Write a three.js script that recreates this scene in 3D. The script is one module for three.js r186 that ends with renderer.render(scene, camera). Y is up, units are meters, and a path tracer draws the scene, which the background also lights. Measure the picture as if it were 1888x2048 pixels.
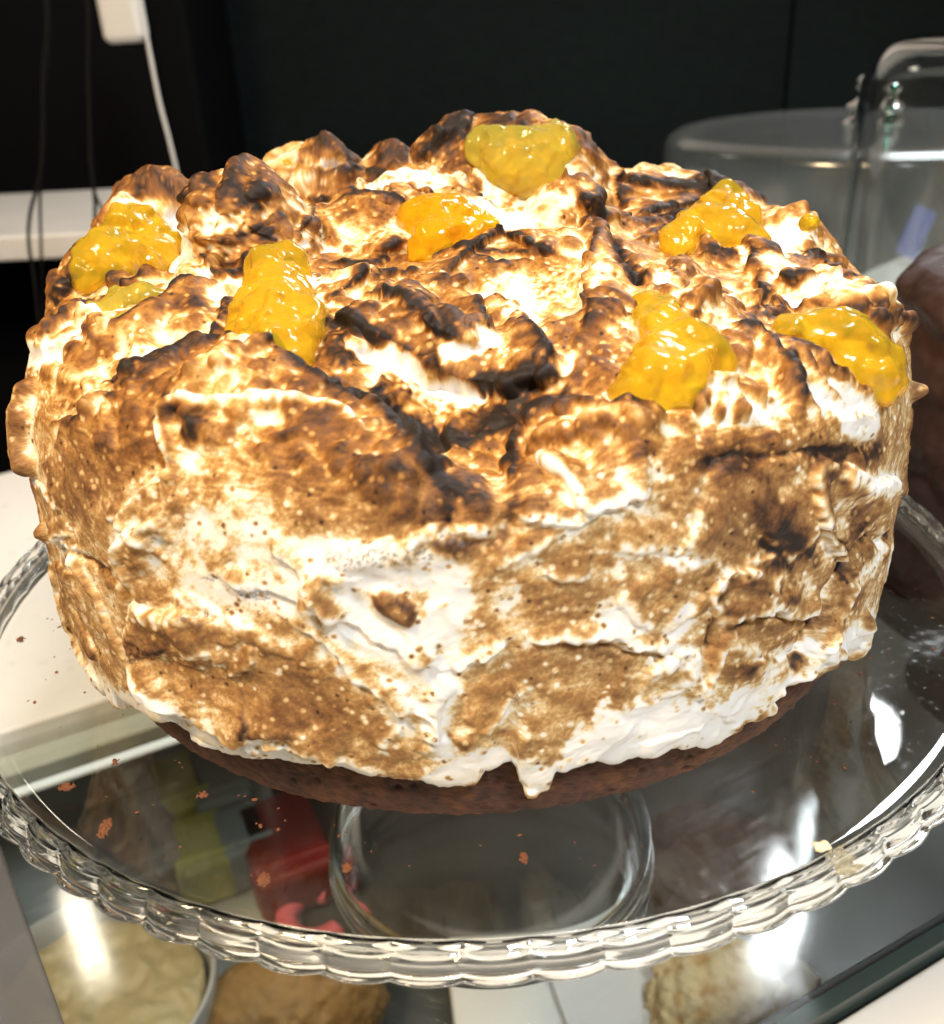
import * as THREE from 'three';
import { createNoise3D } from 'simplex-noise';
import { mergeGeometries } from 'three/addons/utils/BufferGeometryUtils.js';
import { RoundedBoxGeometry } from 'three/addons/geometries/RoundedBoxGeometry.js';
import { RectAreaLightUniformsLib } from 'three/addons/lights/RectAreaLightUniformsLib.js';

// ---------------------------------------------------------------- camera, light, exposure
const scene = new THREE.Scene();
scene.background = new THREE.Color(0x000000);
const camera = new THREE.PerspectiveCamera(54.74, 944 / 1024, 0.01, 20);
camera.position.set(-0.0003, 0.302, 0.2927);
camera.rotation.set(THREE.MathUtils.degToRad(-27), 0, THREE.MathUtils.degToRad(-3));
camera.focus = 0.25; camera.userData.fStop = 15;
camera.updateMatrixWorld();
const renderer = new THREE.WebGLRenderer();
renderer.toneMapping = THREE.LinearToneMapping;
renderer.toneMappingExposure = 1.04;
renderer.shadowMap.enabled = true;
RectAreaLightUniformsLib.init();
const V = (x, y, z) => new THREE.Vector3(x, y, z);
const rgb = (r, g, b) => new THREE.Color().setRGB(r, g, b);
let seed = 7;
const rnd = () => { seed = (seed + 0x6d2b79f5) | 0; let t = Math.imul(seed ^ (seed >>> 15), 1 | seed); t = (t + Math.imul(t ^ (t >>> 7), 61 | t)) ^ t; return ((t ^ (t >>> 14)) >>> 0) / 4294967296; };
const used = new Map();
function numbered(name) { const n = used.get(name) ?? 0; used.set(name, n + 1); return n ? name + '_' + String(n).padStart(3, '0') : name; }
function tag(o, label, category, group) { o.userData = { label, category }; if (group) o.userData.group = group; return o; }
function struct(o) { o.userData.kind = 'structure'; return o; }
function thing(name, label, category, pos = [0, 0, 0], group) { const o = new THREE.Group(); o.name = numbered(name); o.position.set(...pos); scene.add(o); return tag(o, label, category, group); }
function mesh(name, geo, mat, parent = scene) { const m = new THREE.Mesh(geo, mat); m.name = parent === scene ? numbered(name) : name; m.castShadow = m.receiveShadow = true; parent.add(m); return m; }
// a lamp: a glowing panel and an area light of its size just in front of it
function panelLamp(label, pos, target, w, h, color, power, glow, group) {
  const t = thing('ceiling_lamp', label, 'lamp', pos, group);
  t.lookAt(...target);
  const face = mesh('lamp_diffuser', new THREE.PlaneGeometry(w, h), new THREE.MeshStandardMaterial({ color: 0x111111, emissive: color, emissiveIntensity: glow, side: THREE.DoubleSide }), t);
  face.position.z = 0.001;
  mesh('lamp_housing', new THREE.BoxGeometry(w + 0.03, h + 0.03, 0.05).translate(0, 0, -0.027), new THREE.MeshStandardMaterial({ color: 0x888888, roughness: 0.6 }), t);
  const L = new THREE.RectAreaLight(color, power, w, h);
  L.position.set(t.position.x, t.position.y, t.position.z); L.name = 'lamp_light';
  const d = V(...target).sub(t.position).normalize();
  L.position.addScaledVector(d, 0.004); L.lookAt(...target);
  L.castShadow = true; scene.add(L);
}
const WARM = rgb(1, 0.73, 0.42), COOL = rgb(0.93, 0.97, 1), NEUT = rgb(0.9, 0.95, 1);
panelLamp('warm ceiling lamp above and left of the cake', [-0.52, 1.12, 0.42], [0, 0.2, 0], 0.2, 0.2, WARM, 74, 40);
panelLamp('neutral ceiling lamp above and behind the viewer', [0.28, 1.02, 0.68], [0, 0.17, 0], 0.17, 0.17, NEUT, 78, 40);
panelLamp('cool white ceiling lamp above the right of the counter', [0.66, 1.12, -0.9], [0.12, 0.1, 0.02], 0.36, 0.3, COOL, 22, 18);

// ---------------------------------------------------------------- helpers: pixels of the photograph (1848 wide) to rays
const K = 1888 / 1848, F = 1979, EYE = camera.position.clone();
function ray(dx, dy) { return V((dx * K - 944) / F, -(dy * K - 1024) / F, -1).applyEuler(camera.rotation).normalize(); }
function onPlane(dx, dy, h) { const d = ray(dx, dy); return EYE.clone().addScaledVector(d, (h - EYE.y) / d.y); }
function atZ(dx, dy, z) { const d = ray(dx, dy); return EYE.clone().addScaledVector(d, (z - EYE.z) / d.z); }
const ss = (a, b, x) => { const t = Math.min(1, Math.max(0, (x - a) / (b - a))); return t * t * (3 - 2 * t); };
const mix = (a, b, t) => a + (b - a) * t;
const noise = createNoise3D(rnd);
function fbm(x, y, z, o = 3, lac = 2.1, g = 0.5) { let s = 0, a = 1, n = 0; for (let i = 0; i < o; i++) { s += a * noise(x, y, z); n += a; a *= g; x = x * lac + 5.2; y = y * lac + 1.7; z = z * lac + 9.1; } return s / n; }
function cells(x, y, z) { // nearest random point: [distance, random of the cell]
  const X = Math.floor(x), Y = Math.floor(y), Z = Math.floor(z); let best = 9, id = 0;
  for (let i = -1; i < 2; i++) for (let j = -1; j < 2; j++) for (let k = -1; k < 2; k++) {
    let h = Math.imul(X + i, 73856093) ^ Math.imul(Y + j, 19349663) ^ Math.imul(Z + k, 83492791); h = Math.imul(h ^ (h >>> 13), 1274126177); h ^= h >>> 16;
    const a = (h & 1023) / 1023, b = ((h >>> 10) & 1023) / 1023, c = ((h >>> 20) & 1023) / 1023;
    const d = (X + i + a - x) ** 2 + (Y + j + b - y) ** 2 + (Z + k + c - z) ** 2;
    if (d < best) { best = d; id = (a * 7.13 + c * 3.71) % 1; }
  }
  return [Math.sqrt(best), id];
}
function canvasTex(w, h, f, srgb = true) { // f(u, v) -> [r, g, b] 0..1
  const data = new Uint8Array(w * h * 4);
  for (let y = 0; y < h; y++) for (let x = 0; x < w; x++) { const c = f(x / w, y / h), i = (y * w + x) * 4; for (let k = 0; k < 3; k++) data[i + k] = Math.max(0, Math.min(255, c[k] * 255)); data[i + 3] = 255; }
  const t = new THREE.DataTexture(data, w, h); t.magFilter = THREE.LinearFilter; t.wrapS = t.wrapT = THREE.RepeatWrapping; if (srgb) t.colorSpace = THREE.SRGBColorSpace; t.needsUpdate = true; return t;
}
// surface nets of a distance function (negative inside)
function nets(sdf, lo, hi, cell) {
  const n = [0, 1, 2].map((k) => Math.ceil((hi.getComponent(k) - lo.getComponent(k)) / cell) + 1), [nx, ny, nz] = n;
  const val = new Float32Array(nx * ny * nz), at = (i, j, k) => i + nx * (j + ny * k), pos = [], idx = [], of = new Int32Array(nx * ny * nz).fill(-1);
  for (let k = 0; k < nz; k++) for (let j = 0; j < ny; j++) for (let i = 0; i < nx; i++) val[at(i, j, k)] = sdf(lo.x + i * cell, lo.y + j * cell, lo.z + k * cell);
  for (let k = 0; k < nz - 1; k++) for (let j = 0; j < ny - 1; j++) for (let i = 0; i < nx - 1; i++) {
    let sx = 0, sy = 0, sz = 0, c = 0;
    for (let e = 0; e < 12; e++) {
      const ax = e >> 2, b = e & 1, d = (e >> 1) & 1, p = ax === 0 ? [0, b, d] : ax === 1 ? [b, 0, d] : [b, d, 0], q = p.slice(); q[ax] = 1;
      const a = val[at(i + p[0], j + p[1], k + p[2])], bb = val[at(i + q[0], j + q[1], k + q[2])];
      if ((a < 0) !== (bb < 0)) { const t = a / (a - bb); sx += p[0] + (q[0] - p[0]) * t; sy += p[1] + (q[1] - p[1]) * t; sz += p[2] + (q[2] - p[2]) * t; c++; }
    }
    if (c) { of[at(i, j, k)] = pos.length / 3; pos.push(lo.x + (i + sx / c) * cell, lo.y + (j + sy / c) * cell, lo.z + (k + sz / c) * cell); }
  }
  const quad = (a, b, c, d, flip) => { if (a < 0 || b < 0 || c < 0 || d < 0) return; flip ? idx.push(a, c, b, a, d, c) : idx.push(a, b, c, a, c, d); };
  for (let k = 1; k < nz - 1; k++) for (let j = 1; j < ny - 1; j++) for (let i = 1; i < nx - 1; i++) {
    const s = val[at(i, j, k)] < 0;
    if (s !== (val[at(i + 1, j, k)] < 0)) quad(of[at(i, j - 1, k - 1)], of[at(i, j, k - 1)], of[at(i, j, k)], of[at(i, j - 1, k)], !s);
    if (s !== (val[at(i, j + 1, k)] < 0)) quad(of[at(i - 1, j, k - 1)], of[at(i - 1, j, k)], of[at(i, j, k)], of[at(i, j, k - 1)], !s);
    if (s !== (val[at(i, j, k + 1)] < 0)) quad(of[at(i - 1, j - 1, k)], of[at(i, j - 1, k)], of[at(i, j, k)], of[at(i - 1, j, k)], !s);
  }
  const g = new THREE.BufferGeometry();
  g.setAttribute('position', new THREE.Float32BufferAttribute(pos, 3)); g.setIndex(idx); g.computeVertexNormals();
  return g;
}
const smin = (a, b, k) => { const h = Math.max(k - Math.abs(a - b), 0) / k; return Math.min(a, b) - h * h * k * 0.25; };

// ---------------------------------------------------------------- the cake's main form
const Y0 = 0.132;                                    // top of the plate's flat middle, above the glass counter at y = 0
const PROF = new THREE.CatmullRomCurve3([[0.116, 0.003], [0.1225, 0.0005], [0.1262, 0.003], [0.1272, 0.012], [0.1275, 0.035], [0.1272, 0.06], [0.1262, 0.077], [0.1225, 0.0885], [0.114, 0.0965], [0.1, 0.102], [0.08, 0.1065], [0.05, 0.11], [0.0015, 0.112]].map(([r, y]) => V(r, y, 0)), false, 'centripetal');
const NP = 900, profPts = PROF.getSpacedPoints(NP);
function profTop(r) { let lo = 300, hi = NP; while (hi - lo > 1) { const m = (lo + hi) >> 1; profPts[m].x > r ? lo = m : hi = m; } return profPts[lo].y; }
// lumps of the top: where the ray through a point of the photograph meets a depth, its height over the plain dome, its width, how square its sides are
const lumps = [];
function lump(dx, dy, z, rad, pow = 2, squash = 1, turn = 0, bulge = 0) {
  const p = atZ(dx, dy, z), r = Math.hypot(p.x, p.z), h = p.y - Y0 - profTop(Math.min(r, 0.118));
  lumps.push({ x: p.x, z: p.z, h, rad, pow, squash, c: Math.cos(turn), s: Math.sin(turn), bulge });
}
function pit(x, z, h, rad, squash = 1, turn = 0) { lumps.push({ x, z, h: -h, rad, pow: 2, squash, c: Math.cos(turn), s: Math.sin(turn), bulge: 0 }); }
lump(285, 345, -0.035, 0.017, 4, 0.8, 0.2, 0.003);   // cap at the far left
lump(470, 322, 0.0, 0.0148, 3, 0.9, 0.4, 0.003);         // big knob
lump(640, 285, -0.07, 0.013, 3); lump(765, 283, -0.075, 0.013, 3); lump(560, 330, -0.07, 0.012);
lump(900, 262, -0.058, 0.02, 3); lump(1000, 245, -0.055, 0.024, 3, 0.8); lump(1095, 262, -0.05, 0.017, 3);
lump(1112, 348, 0.0, 0.0125, 3, 0.75); lump(1125, 450, 0.022, 0.013, 3, 0.8); lump(1120, 560, 0.048, 0.014, 3, 0.8);
lump(700, 392, -0.012, 0.02, 3, 0.8); lump(830, 370, -0.03, 0.016, 2.5);
lump(1300, 345, -0.055, 0.022, 3); lump(1420, 372, -0.05, 0.018, 3); lump(1520, 425, -0.035, 0.014, 3);
lump(1440, 455, 0.012, 0.014, 3); lump(1560, 440, -0.01, 0.015, 3); lump(1600, 520, 0.01, 0.014, 3);
lump(830, 560, 0.05, 0.021, 3.5, 0.72, 0, 0.003); lump(990, 620, 0.058, 0.017, 3.5, 0.9, 0, 0.002);
lump(360, 600, 0.048, 0.016, 3); lump(100, 640, 0.045, 0.012, 3); lump(180, 560, 0.02, 0.014, 3);
lump(1480, 640, 0.055, 0.014, 3); lump(165, 490, 0.0, 0.015, 3); lump(235, 420, -0.025, 0.015, 3);
pit(-0.006, 0.097, 0.015, 0.024, 0.8); pit(0.012, 0.112, 0.008, 0.014); pit(-0.05, 0.072, 0.004, 0.014); pit(0.052, 0.085, 0.004, 0.016); pit(-0.105, 0.03, 0.006, 0.016); pit(-0.02, 0.02, 0.004, 0.02); pit(0.07, 0.02, 0.005, 0.018);
function topAdd(x, z) { let h = 0; for (const l of lumps) { const dx = x - l.x, dz = z - l.z, u = (dx * l.c + dz * l.s) / l.rad, w = (dz * l.c - dx * l.s) / (l.rad * l.squash), d2 = u * u + w * w; if (d2 < 6) { const a = l.h * Math.exp(-Math.pow(d2, l.pow / 2)); h = l.h > 0 ? Math.max(h, a) + 0.15 * Math.min(h, a) * (h > 0 ? 1 : 0) : h + a; } } return h; }
// lower edge of the meringue, read along its outline
const EDGE = [[180, 1325], [230, 1370], [300, 1418], [335, 1425], [370, 1438], [400, 1462], [450, 1485], [560, 1503], [640, 1506], [740, 1527], [800, 1540], [870, 1556], [930, 1552], [952, 1512], [1000, 1496], [1012, 1512], [1018, 1545], [1040, 1569], [1070, 1562], [1090, 1520], [1150, 1500], [1200, 1506], [1290, 1482], [1340, 1470], [1400, 1476], [1430, 1450], [1450, 1420], [1500, 1388], [1540, 1340], [1600, 1330], [1650, 1298], [1690, 1290], [1720, 1250]];
function hitSide(dx, dy, R = 0.1265) { const d = ray(dx, dy), a = d.x * d.x + d.z * d.z, b = EYE.x * d.x + EYE.z * d.z, c = EYE.x ** 2 + EYE.z ** 2 - R * R, D = b * b - a * c; return D < 0 ? null : EYE.clone().addScaledVector(d, (-b - Math.sqrt(D)) / a); }
const edgePts = EDGE.map(([x, y]) => hitSide(x, y, 0.126)).filter(Boolean).map((p) => [Math.atan2(p.x, p.z), p.y - Y0]).sort((a, b) => a[0] - b[0]);
function lowEdge(th) {
  const w = 0.0013 * noise(th * 14, 3, 1) + 0.0006 * noise(th * 45, 3, 5);
  if (th <= edgePts[0][0] || th >= edgePts.at(-1)[0]) return 0.009 + w * 2;
  let i = 0; while (edgePts[i + 1][0] < th) i++;
  const t = (th - edgePts[i][0]) / (edgePts[i + 1][0] - edgePts[i][0]);
  return mix(edgePts[i][1], edgePts[i + 1][1], t * t * (3 - 2 * t)) + w * 0.5;
}
function hit(dx, dy) { // first point of the main form on the ray
  const d = ray(dx, dy), p = V(0, 0, 0); let t0 = 0.08, prev = t0;
  const out = (t) => { p.copy(EYE).addScaledVector(d, t); const r = Math.hypot(p.x, p.z); if (p.y < Y0) return r > 0.126 || p.y < Y0 - 0.05; if (r > 0.1268) return true; return p.y > Y0 + profTop(r) + topAdd(p.x, p.z) * ss(0.126, 0.115, r); };
  for (let t = t0; t < 0.6; t += 0.0012) { if (!out(t)) { let a = prev, b = t; for (let k = 0; k < 12; k++) { const m = (a + b) / 2; out(m) ? a = m : b = m; } return EYE.clone().addScaledVector(d, b); } prev = t; }
  const h = d.x * d.x + d.z * d.z; return EYE.clone().addScaledVector(d, -(EYE.x * d.x + EYE.z * d.z) / h); // beside the cake: nearest to its axis
}
const pxSize = (p) => p.distanceTo(EYE) / 1937;       // metres per photo unit there

// ---------------------------------------------------------------- folds (S), lumps (B) and toasting (T), along lines followed on the photograph
const feats = [];
function line(pts) { const q = []; for (let i = 0; i < pts.length; i += 2) q.push(hit(pts[i], pts[i + 1])); return q; }
// fold: height, reach on the left and on the right of the way along it, overhang (all in photo units), toast at its crest
function S(h, wl, wr, lip, crest, ...pts) { const q = line(pts), m = pxSize(q[0]); feats.push({ kind: 0, q: smooth(q), h: (h > 0 ? 1.5 : 1.25) * h * m, wl: wl * m, wr: wr * m, lip: lip * m, crest, reach: Math.max(wl, wr) * m * 2.2 }); }
function B(h, r, ...pts) { const q = line(pts), m = pxSize(q[0]); feats.push({ kind: 1, q: q.length > 1 ? smooth(q) : q, h: h * m, r: r * m, reach: r * m * 1.9 }); }
function Tip(h, r, ...pts) { B(h, r, ...pts); feats.at(-1).p = 1.1; feats.at(-1).reach *= 1.6; } // pulled tip
function T(amt, r, ...pts) { const q = line(pts), m = pxSize(q[0]); feats.push({ kind: 2, q: q.length > 1 ? smooth(q) : q, amt, r: r * m, reach: r * m * 1.6 }); }
function A(r, ...pts) { const q = line(pts), m = pxSize(q[0]); feats.push({ kind: 3, q: q.length > 1 ? smooth(q) : q, r: r * m, reach: r * m * 1.6 }); } // grainy grey-brown specks
function C(amt, r, ...pts) { const q = line(pts), m = pxSize(q[0]); feats.push({ kind: 4, q: q.length > 1 ? smooth(q) : q, amt, r: r * m, reach: r * m * 1.6 }); } // char
function smooth(q) { if (q.length < 3) return q; return new THREE.CatmullRomCurve3(q, false, 'centripetal').getPoints((q.length - 1) * 5); }
/*FEATURES*/
// --- front wall: big smears
S(30, 22, 130, 6, 0.35, 215, 760, 290, 742, 400, 705, 480, 700, 560, 735, 650, 795, 740, 860, 800, 915, 865, 948);
S(30, 25, 110, 5, 0.2, 1010, 985, 1010, 930, 1030, 870, 1090, 820, 1200, 815, 1320, 835);
S(-16, 20, 20, 0, 0.35, 875, 950, 880, 990, 890, 1040, 960, 1060, 1000, 1040, 1012, 985);
S(-10, 14, 14, 0, 0.45, 1360, 912, 1450, 893, 1540, 882, 1640, 878, 1740, 870);
S(12, 40, 10, 6, -0.9, 1050, 945, 1085, 938, 1120, 945, 1150, 985, 1200, 985, 1235, 968, 1270, 968);
S(12, 30, 8, 5, -0.9, 1010, 1010, 1060, 1018, 1130, 1015, 1180, 990);
S(14, 10, 60, 4, -0.85, 335, 920, 332, 850, 350, 822, 440, 825, 540, 818, 640, 840, 690, 870);
S(-9, 10, 16, 0, 0.4, 325, 1000, 318, 900, 330, 830);
S(10, 8, 40, 3, -0.6, 235, 1160, 250, 1070, 290, 1030, 330, 1010);
S(12, 10, 50, 5, -0.3, 300, 1190, 265, 1120, 250, 1050, 270, 985, 330, 945, 345, 920);
S(16, 10, 80, 4, -0.5, 380, 1380, 290, 1310, 270, 1250, 272, 1190, 330, 1195, 420, 1210);
S(-10, 12, 12, 0, 0.45, 268, 1310, 262, 1240, 265, 1170, 230, 1130, 130, 1060, 90, 1000);
S(12, 60, 12, 5, -0.4, 280, 1310, 370, 1375, 480, 1430, 600, 1460, 700, 1490);
S(14, 12, 50, 4, -0.75, 640, 1130, 665, 1085, 720, 1072, 800, 1065, 870, 1040, 930, 1035, 965, 1050);
S(16, 14, 40, 6, 0.1, 600, 1190, 610, 1140, 640, 1120, 690, 1130);
S(10, 20, 10, 5, -1.0, 880, 1305, 920, 1285, 975, 1262, 985, 1250);
S(12, 14, 16, 4, -0.8, 860, 1310, 868, 1345, 852, 1380, 850, 1420, 845, 1450);
S(9, 20, 10, 4, -0.8, 1030, 1245, 1100, 1242, 1190, 1238, 1250, 1255, 1320, 1262);
S(-7, 10, 10, 0, 0.35, 1080, 1262, 1180, 1262, 1260, 1275, 1310, 1280);
S(14, 8, 40, 5, -0.8, 1405, 1215, 1395, 1160, 1415, 1125, 1450, 1115, 1480, 1120);
S(14, 40, 8, 6, -0.7, 1400, 1212, 1460, 1190, 1500, 1182, 1560, 1195, 1600, 1165);
S(-8, 12, 8, 0, 0.6, 1420, 1225, 1500, 1205, 1560, 1208);
S(-7, 9, 9, 0, 0.5, 1390, 1150, 1392, 1210, 1380, 1270);
S(14, 30, 8, 5, -0.5, 1640, 920, 1600, 905, 1590, 950, 1598, 1010, 1630, 1070, 1650, 1090);
S(-9, 8, 8, 0, 0.7, 1612, 960, 1625, 1030, 1655, 1085);
S(16, 14, 40, 6, -1.0, 1640, 915, 1665, 935, 1690, 950, 1750, 945);
S(-8, 10, 10, 0, 0.6, 1490, 1050, 1520, 1090, 1540, 1110);
S(-14, 14, 14, 0, 0.55, 1750, 1045, 1680, 1065, 1650, 1095, 1620, 1140, 1590, 1200, 1560, 1260, 1520, 1330);
S(12, 12, 26, 3, -0.2, 1660, 1090, 1650, 1140, 1610, 1210, 1570, 1280, 1530, 1340);
S(12, 26, 10, 4, -0.6, 1350, 1370, 1380, 1320, 1410, 1260, 1430, 1230);
S(10, 14, 30, 4, -0.7, 1260, 1330, 1290, 1290, 1330, 1275, 1350, 1290, 1325, 1330, 1280, 1350);
S(9, 30, 9, 3, -0.5, 1500, 1420, 1500, 1360, 1530, 1320, 1600, 1290, 1690, 1240);
S(10, 30, 10, 4, -0.3, 520, 1060, 580, 1110, 640, 1180, 660, 1210);
S(7, 30, 8, 3, -0.5, 420, 1120, 500, 1150, 590, 1170, 700, 1220, 800, 1275, 860, 1300);
S(8, 26, 8, 3, -0.5, 560, 1200, 640, 1250, 720, 1330, 800, 1400);
S(7, 20, 8, 3, -0.3, 450, 1320, 500, 1290, 505, 1260);
S(8, 10, 22, 3, -0.4, 100, 1100, 130, 1180, 160, 1270, 200, 1340);
S(8, 10, 22, 3, -0.2, 140, 1060, 190, 1150, 230, 1240, 280, 1330);
S(-6, 8, 8, 0, 0.35, 130, 1130, 170, 1220, 210, 1300);
S(8, 10, 26, 3, 0.2, 100, 830, 170, 830, 200, 800, 250, 800);
S(8, 10, 24, 3, -0.3, 90, 720, 150, 740, 200, 790, 215, 830);
S(-6, 7, 7, 0, 0.4, 155, 820, 170, 770, 165, 740);
S(-6, 7, 7, 0, 0.4, 230, 800, 235, 770, 220, 740);
B(10, 40, 1150, 880); B(9, 36, 1250, 900); B(8, 26, 760, 1180, 795, 1195); B(9, 28, 940, 990); B(8, 24, 900, 1060); B(9, 30, 630, 1170, 640, 1200);
B(36, 24, 68, 772, 60, 815, 58, 860, 66, 905); T(-0.35, 22, 60, 800, 58, 880); B(26, 16, 98, 1040); B(30, 16, 1780, 765); B(16, 20, 1680, 1208, 1684, 1240, 1676, 1270); T(-0.5, 34, 1695, 1215, 1695, 1275); B(30, 24, 75, 660); B(26, 20, 1745, 650); B(8, 22, 1540, 1150);
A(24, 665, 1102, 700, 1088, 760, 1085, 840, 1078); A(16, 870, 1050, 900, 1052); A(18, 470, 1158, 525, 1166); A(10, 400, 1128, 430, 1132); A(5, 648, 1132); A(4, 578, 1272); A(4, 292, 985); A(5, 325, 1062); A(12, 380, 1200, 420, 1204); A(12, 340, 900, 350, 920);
B(16, 22, 748, 1165, 770, 1180, 792, 1198); T(0.5, 10, 735, 1165, 770, 1205, 800, 1212, 808, 1190, 790, 1168); T(0.3, 14, 600, 1200, 640, 1210);
C(0.3, 34, 740, 800, 800, 845, 870, 880); C(0.2, 60, 760, 800, 850, 850, 960, 820, 1050, 790); C(0.22, 16, 660, 795, 760, 865, 850, 935, 905, 962); C(0.25, 30, 870, 300, 900, 270);  C(0.25, 12, 960, 755, 1100, 746); C(0.25, 20, 1485, 600); C(0.2, 16, 1540, 585); C(0.25, 34, 450, 390, 500, 400); C(0.25, 26, 450, 480, 520, 470); C(0.22, 14, 570, 480, 600, 430, 680, 395, 760, 410);  C(0.22, 26, 1520, 1040, 1570, 1080); C(0.22, 18, 1600, 895, 1720, 890); C(0.2, 40, 1660, 1030); C(0.2, 22, 1175, 400, 1215, 480, 1250, 560); C(0.18, 20, 1330, 375, 1420, 385); C(0.2, 12, 1490, 1060, 1545, 1110); C(0.15, 14, 1650, 1095, 1600, 1190, 1540, 1300); C(0.14, 12, 268, 1310, 265, 1170, 130, 1060); C(0.15, 40, 300, 760, 360, 730, 460, 720); C(0.18, 14, 640, 640, 700, 660, 740, 690); C(0.2, 10, 1010, 985, 1010, 930, 1030, 870); T(0.3, 50, 1040, 530, 1100, 600); T(0.3, 40, 960, 560, 940, 520);
T(-0.5, 70, 545, 560, 545, 690); T(-0.5, 50, 860, 460, 930, 470); T(-0.4, 60, 1050, 310, 980, 330); T(-0.5, 56, 1300, 660, 1300, 770); T(-0.5, 44, 1590, 665, 1700, 730); T(-0.5, 46, 1410, 430, 1350, 480); T(-0.5, 46, 210, 510, 310, 490); T(-0.4, 40, 240, 630); T(-0.35, 30, 1180, 1400, 1330, 1395);
S(-14, 11, 11, 0, -0.5, 385, 452, 440, 446, 490, 432, 560, 392); S(-10, 9, 9, 0, -0.4, 470, 445, 505, 480, 560, 500); Tip(30, 16, 1205, 322); Tip(34, 18, 1690, 478); Tip(34, 18, 228, 345); Tip(30, 18, 66, 640); Tip(26, 16, 795, 285); Tip(26, 14, 1108, 352); Tip(22, 13, 1380, 480); Tip(20, 12, 1465, 470); Tip(22, 13, 640, 290); Tip(24, 13, 1800, 765); Tip(18, 11, 1330, 545); Tip(18, 11, 980, 480); Tip(18, 11, 900, 555); Tip(20, 12, 340, 560); Tip(18, 11, 1560, 430);
// --- top: shelves, lips and hollows
S(22, 70, 15, 8, 0.4, 650, 640, 700, 655, 760, 682, 830, 720, 900, 748, 980, 760, 1060, 752, 1115, 742);
S(-18, 10, 26, 0, -0.7, 690, 695, 760, 712, 830, 745, 900, 772, 970, 780);
S(16, 40, 12, 6, 0.3, 720, 580, 800, 640, 870, 680, 925, 690, 935, 640, 915, 590);
S(14, 14, 40, 6, 0.4, 945, 600, 985, 610, 1040, 650, 1070, 700, 1090, 735);
S(-14, 14, 14, 0, 0.4, 1150, 345, 1180, 420, 1220, 500, 1260, 575);
S(16, 40, 10, 6, 0.3, 1130, 360, 1150, 430, 1160, 500, 1165, 560, 1150, 640);
S(14, 10, 40, 6, 0.45, 565, 500, 590, 440, 630, 400, 700, 392, 760, 405, 800, 430);
S(-10, 10, 10, 0, -0.6, 580, 520, 640, 490, 720, 470, 790, 440);
S(12, 40, 10, 6, 0.4, 640, 520, 720, 530, 780, 500, 830, 480);
S(12, 30, 9, 5, 0.4, 820, 330, 850, 300, 880, 270); S(12, 12, 40, 5, 0.3, 560, 370, 640, 345, 720, 345, 800, 350, 850, 345);
S(12, 30, 10, 6, 0.4, 870, 545, 920, 510, 980, 480, 1050, 490, 1110, 520); S(12, 30, 10, 5, 0.4, 640, 600, 700, 570, 760, 550, 830, 540);
S(10, 30, 9, 4, 0.4, 1180, 345, 1260, 365, 1340, 375, 1400, 380); S(12, 30, 9, 5, 0.4, 1200, 420, 1290, 430, 1370, 400, 1440, 385);
S(12, 10, 34, 5, 0.2, 1300, 590, 1330, 520, 1380, 480, 1440, 455, 1465, 470); S(12, 34, 10, 5, 0.4, 1460, 480, 1480, 540, 1490, 600, 1520, 650);
S(12, 34, 10, 5, 0.4, 1500, 570, 1570, 580, 1640, 560, 1680, 530); S(10, 30, 10, 5, 0.3, 1570, 620, 1640, 640, 1700, 640, 1760, 660);
S(10, 10, 30, 4, 0.3, 1440, 640, 1500, 690, 1540, 740, 1560, 800); S(8, 8, 16, 3, 0.2, 1545, 700, 1600, 760, 1660, 810, 1720, 830); S(8, 8, 16, 3, 0.2, 1540, 710, 1560, 770, 1600, 820); S(8, 8, 16, 3, 0.2, 1550, 700, 1640, 740, 1720, 790);
S(14, 12, 40, 6, 0.4, 225, 690, 300, 640, 360, 590, 440, 560); S(12, 36, 10, 5, 0.2, 60, 625, 120, 630, 180, 660, 220, 700); S(10, 30, 10, 5, 0.3, 95, 600, 150, 560, 200, 540, 250, 570);
S(14, 12, 36, 6, 0.3, 420, 690, 440, 640, 450, 590); B(16, 38, 368, 590, 372, 640); B(12, 20, 430, 640); S(10, 30, 8, 4, 0.3, 330, 720, 400, 680, 450, 660);
S(12, 34, 10, 6, 0.2, 210, 390, 280, 380, 360, 400, 400, 395); S(12, 34, 10, 6, 0.3, 375, 420, 410, 460, 480, 470, 540, 440); S(14, 30, 9, 6, 0.4, 400, 540, 450, 555, 520, 520, 560, 480);
B(16, 24, 500, 380); B(12, 18, 420, 370); B(14, 22, 450, 480); B(13, 20, 520, 470); B(12, 22, 640, 300); B(12, 20, 770, 290); B(10, 16, 700, 310); B(12, 20, 900, 420); B(11, 18, 830, 415); B(13, 24, 1000, 440); B(11, 18, 1150, 400); B(12, 18, 1110, 420); B(12, 20, 1120, 480);
B(18, 24, 1485, 595); B(14, 16, 1525, 580); B(13, 18, 1570, 575); B(13, 22, 1620, 590); B(12, 18, 1660, 610); B(14, 22, 1720, 640); B(12, 18, 1760, 660); B(12, 18, 1340, 540); B(12, 20, 1380, 570); B(10, 16, 1420, 600); B(12, 16, 1690, 480); B(14, 12, 1205, 315); B(12, 16, 1180, 420); B(10, 14, 1270, 555); B(12, 22, 1080, 640); B(10, 18, 1150, 620); B(10, 16, 1180, 690); B(11, 18, 900, 560); B(10, 18, 800, 600); B(12, 18, 700, 620); B(10, 14, 1640, 520); B(10, 14, 300, 560); B(10, 14, 200, 600); B(10, 14, 280, 690); B(12, 14, 60, 640);
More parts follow.
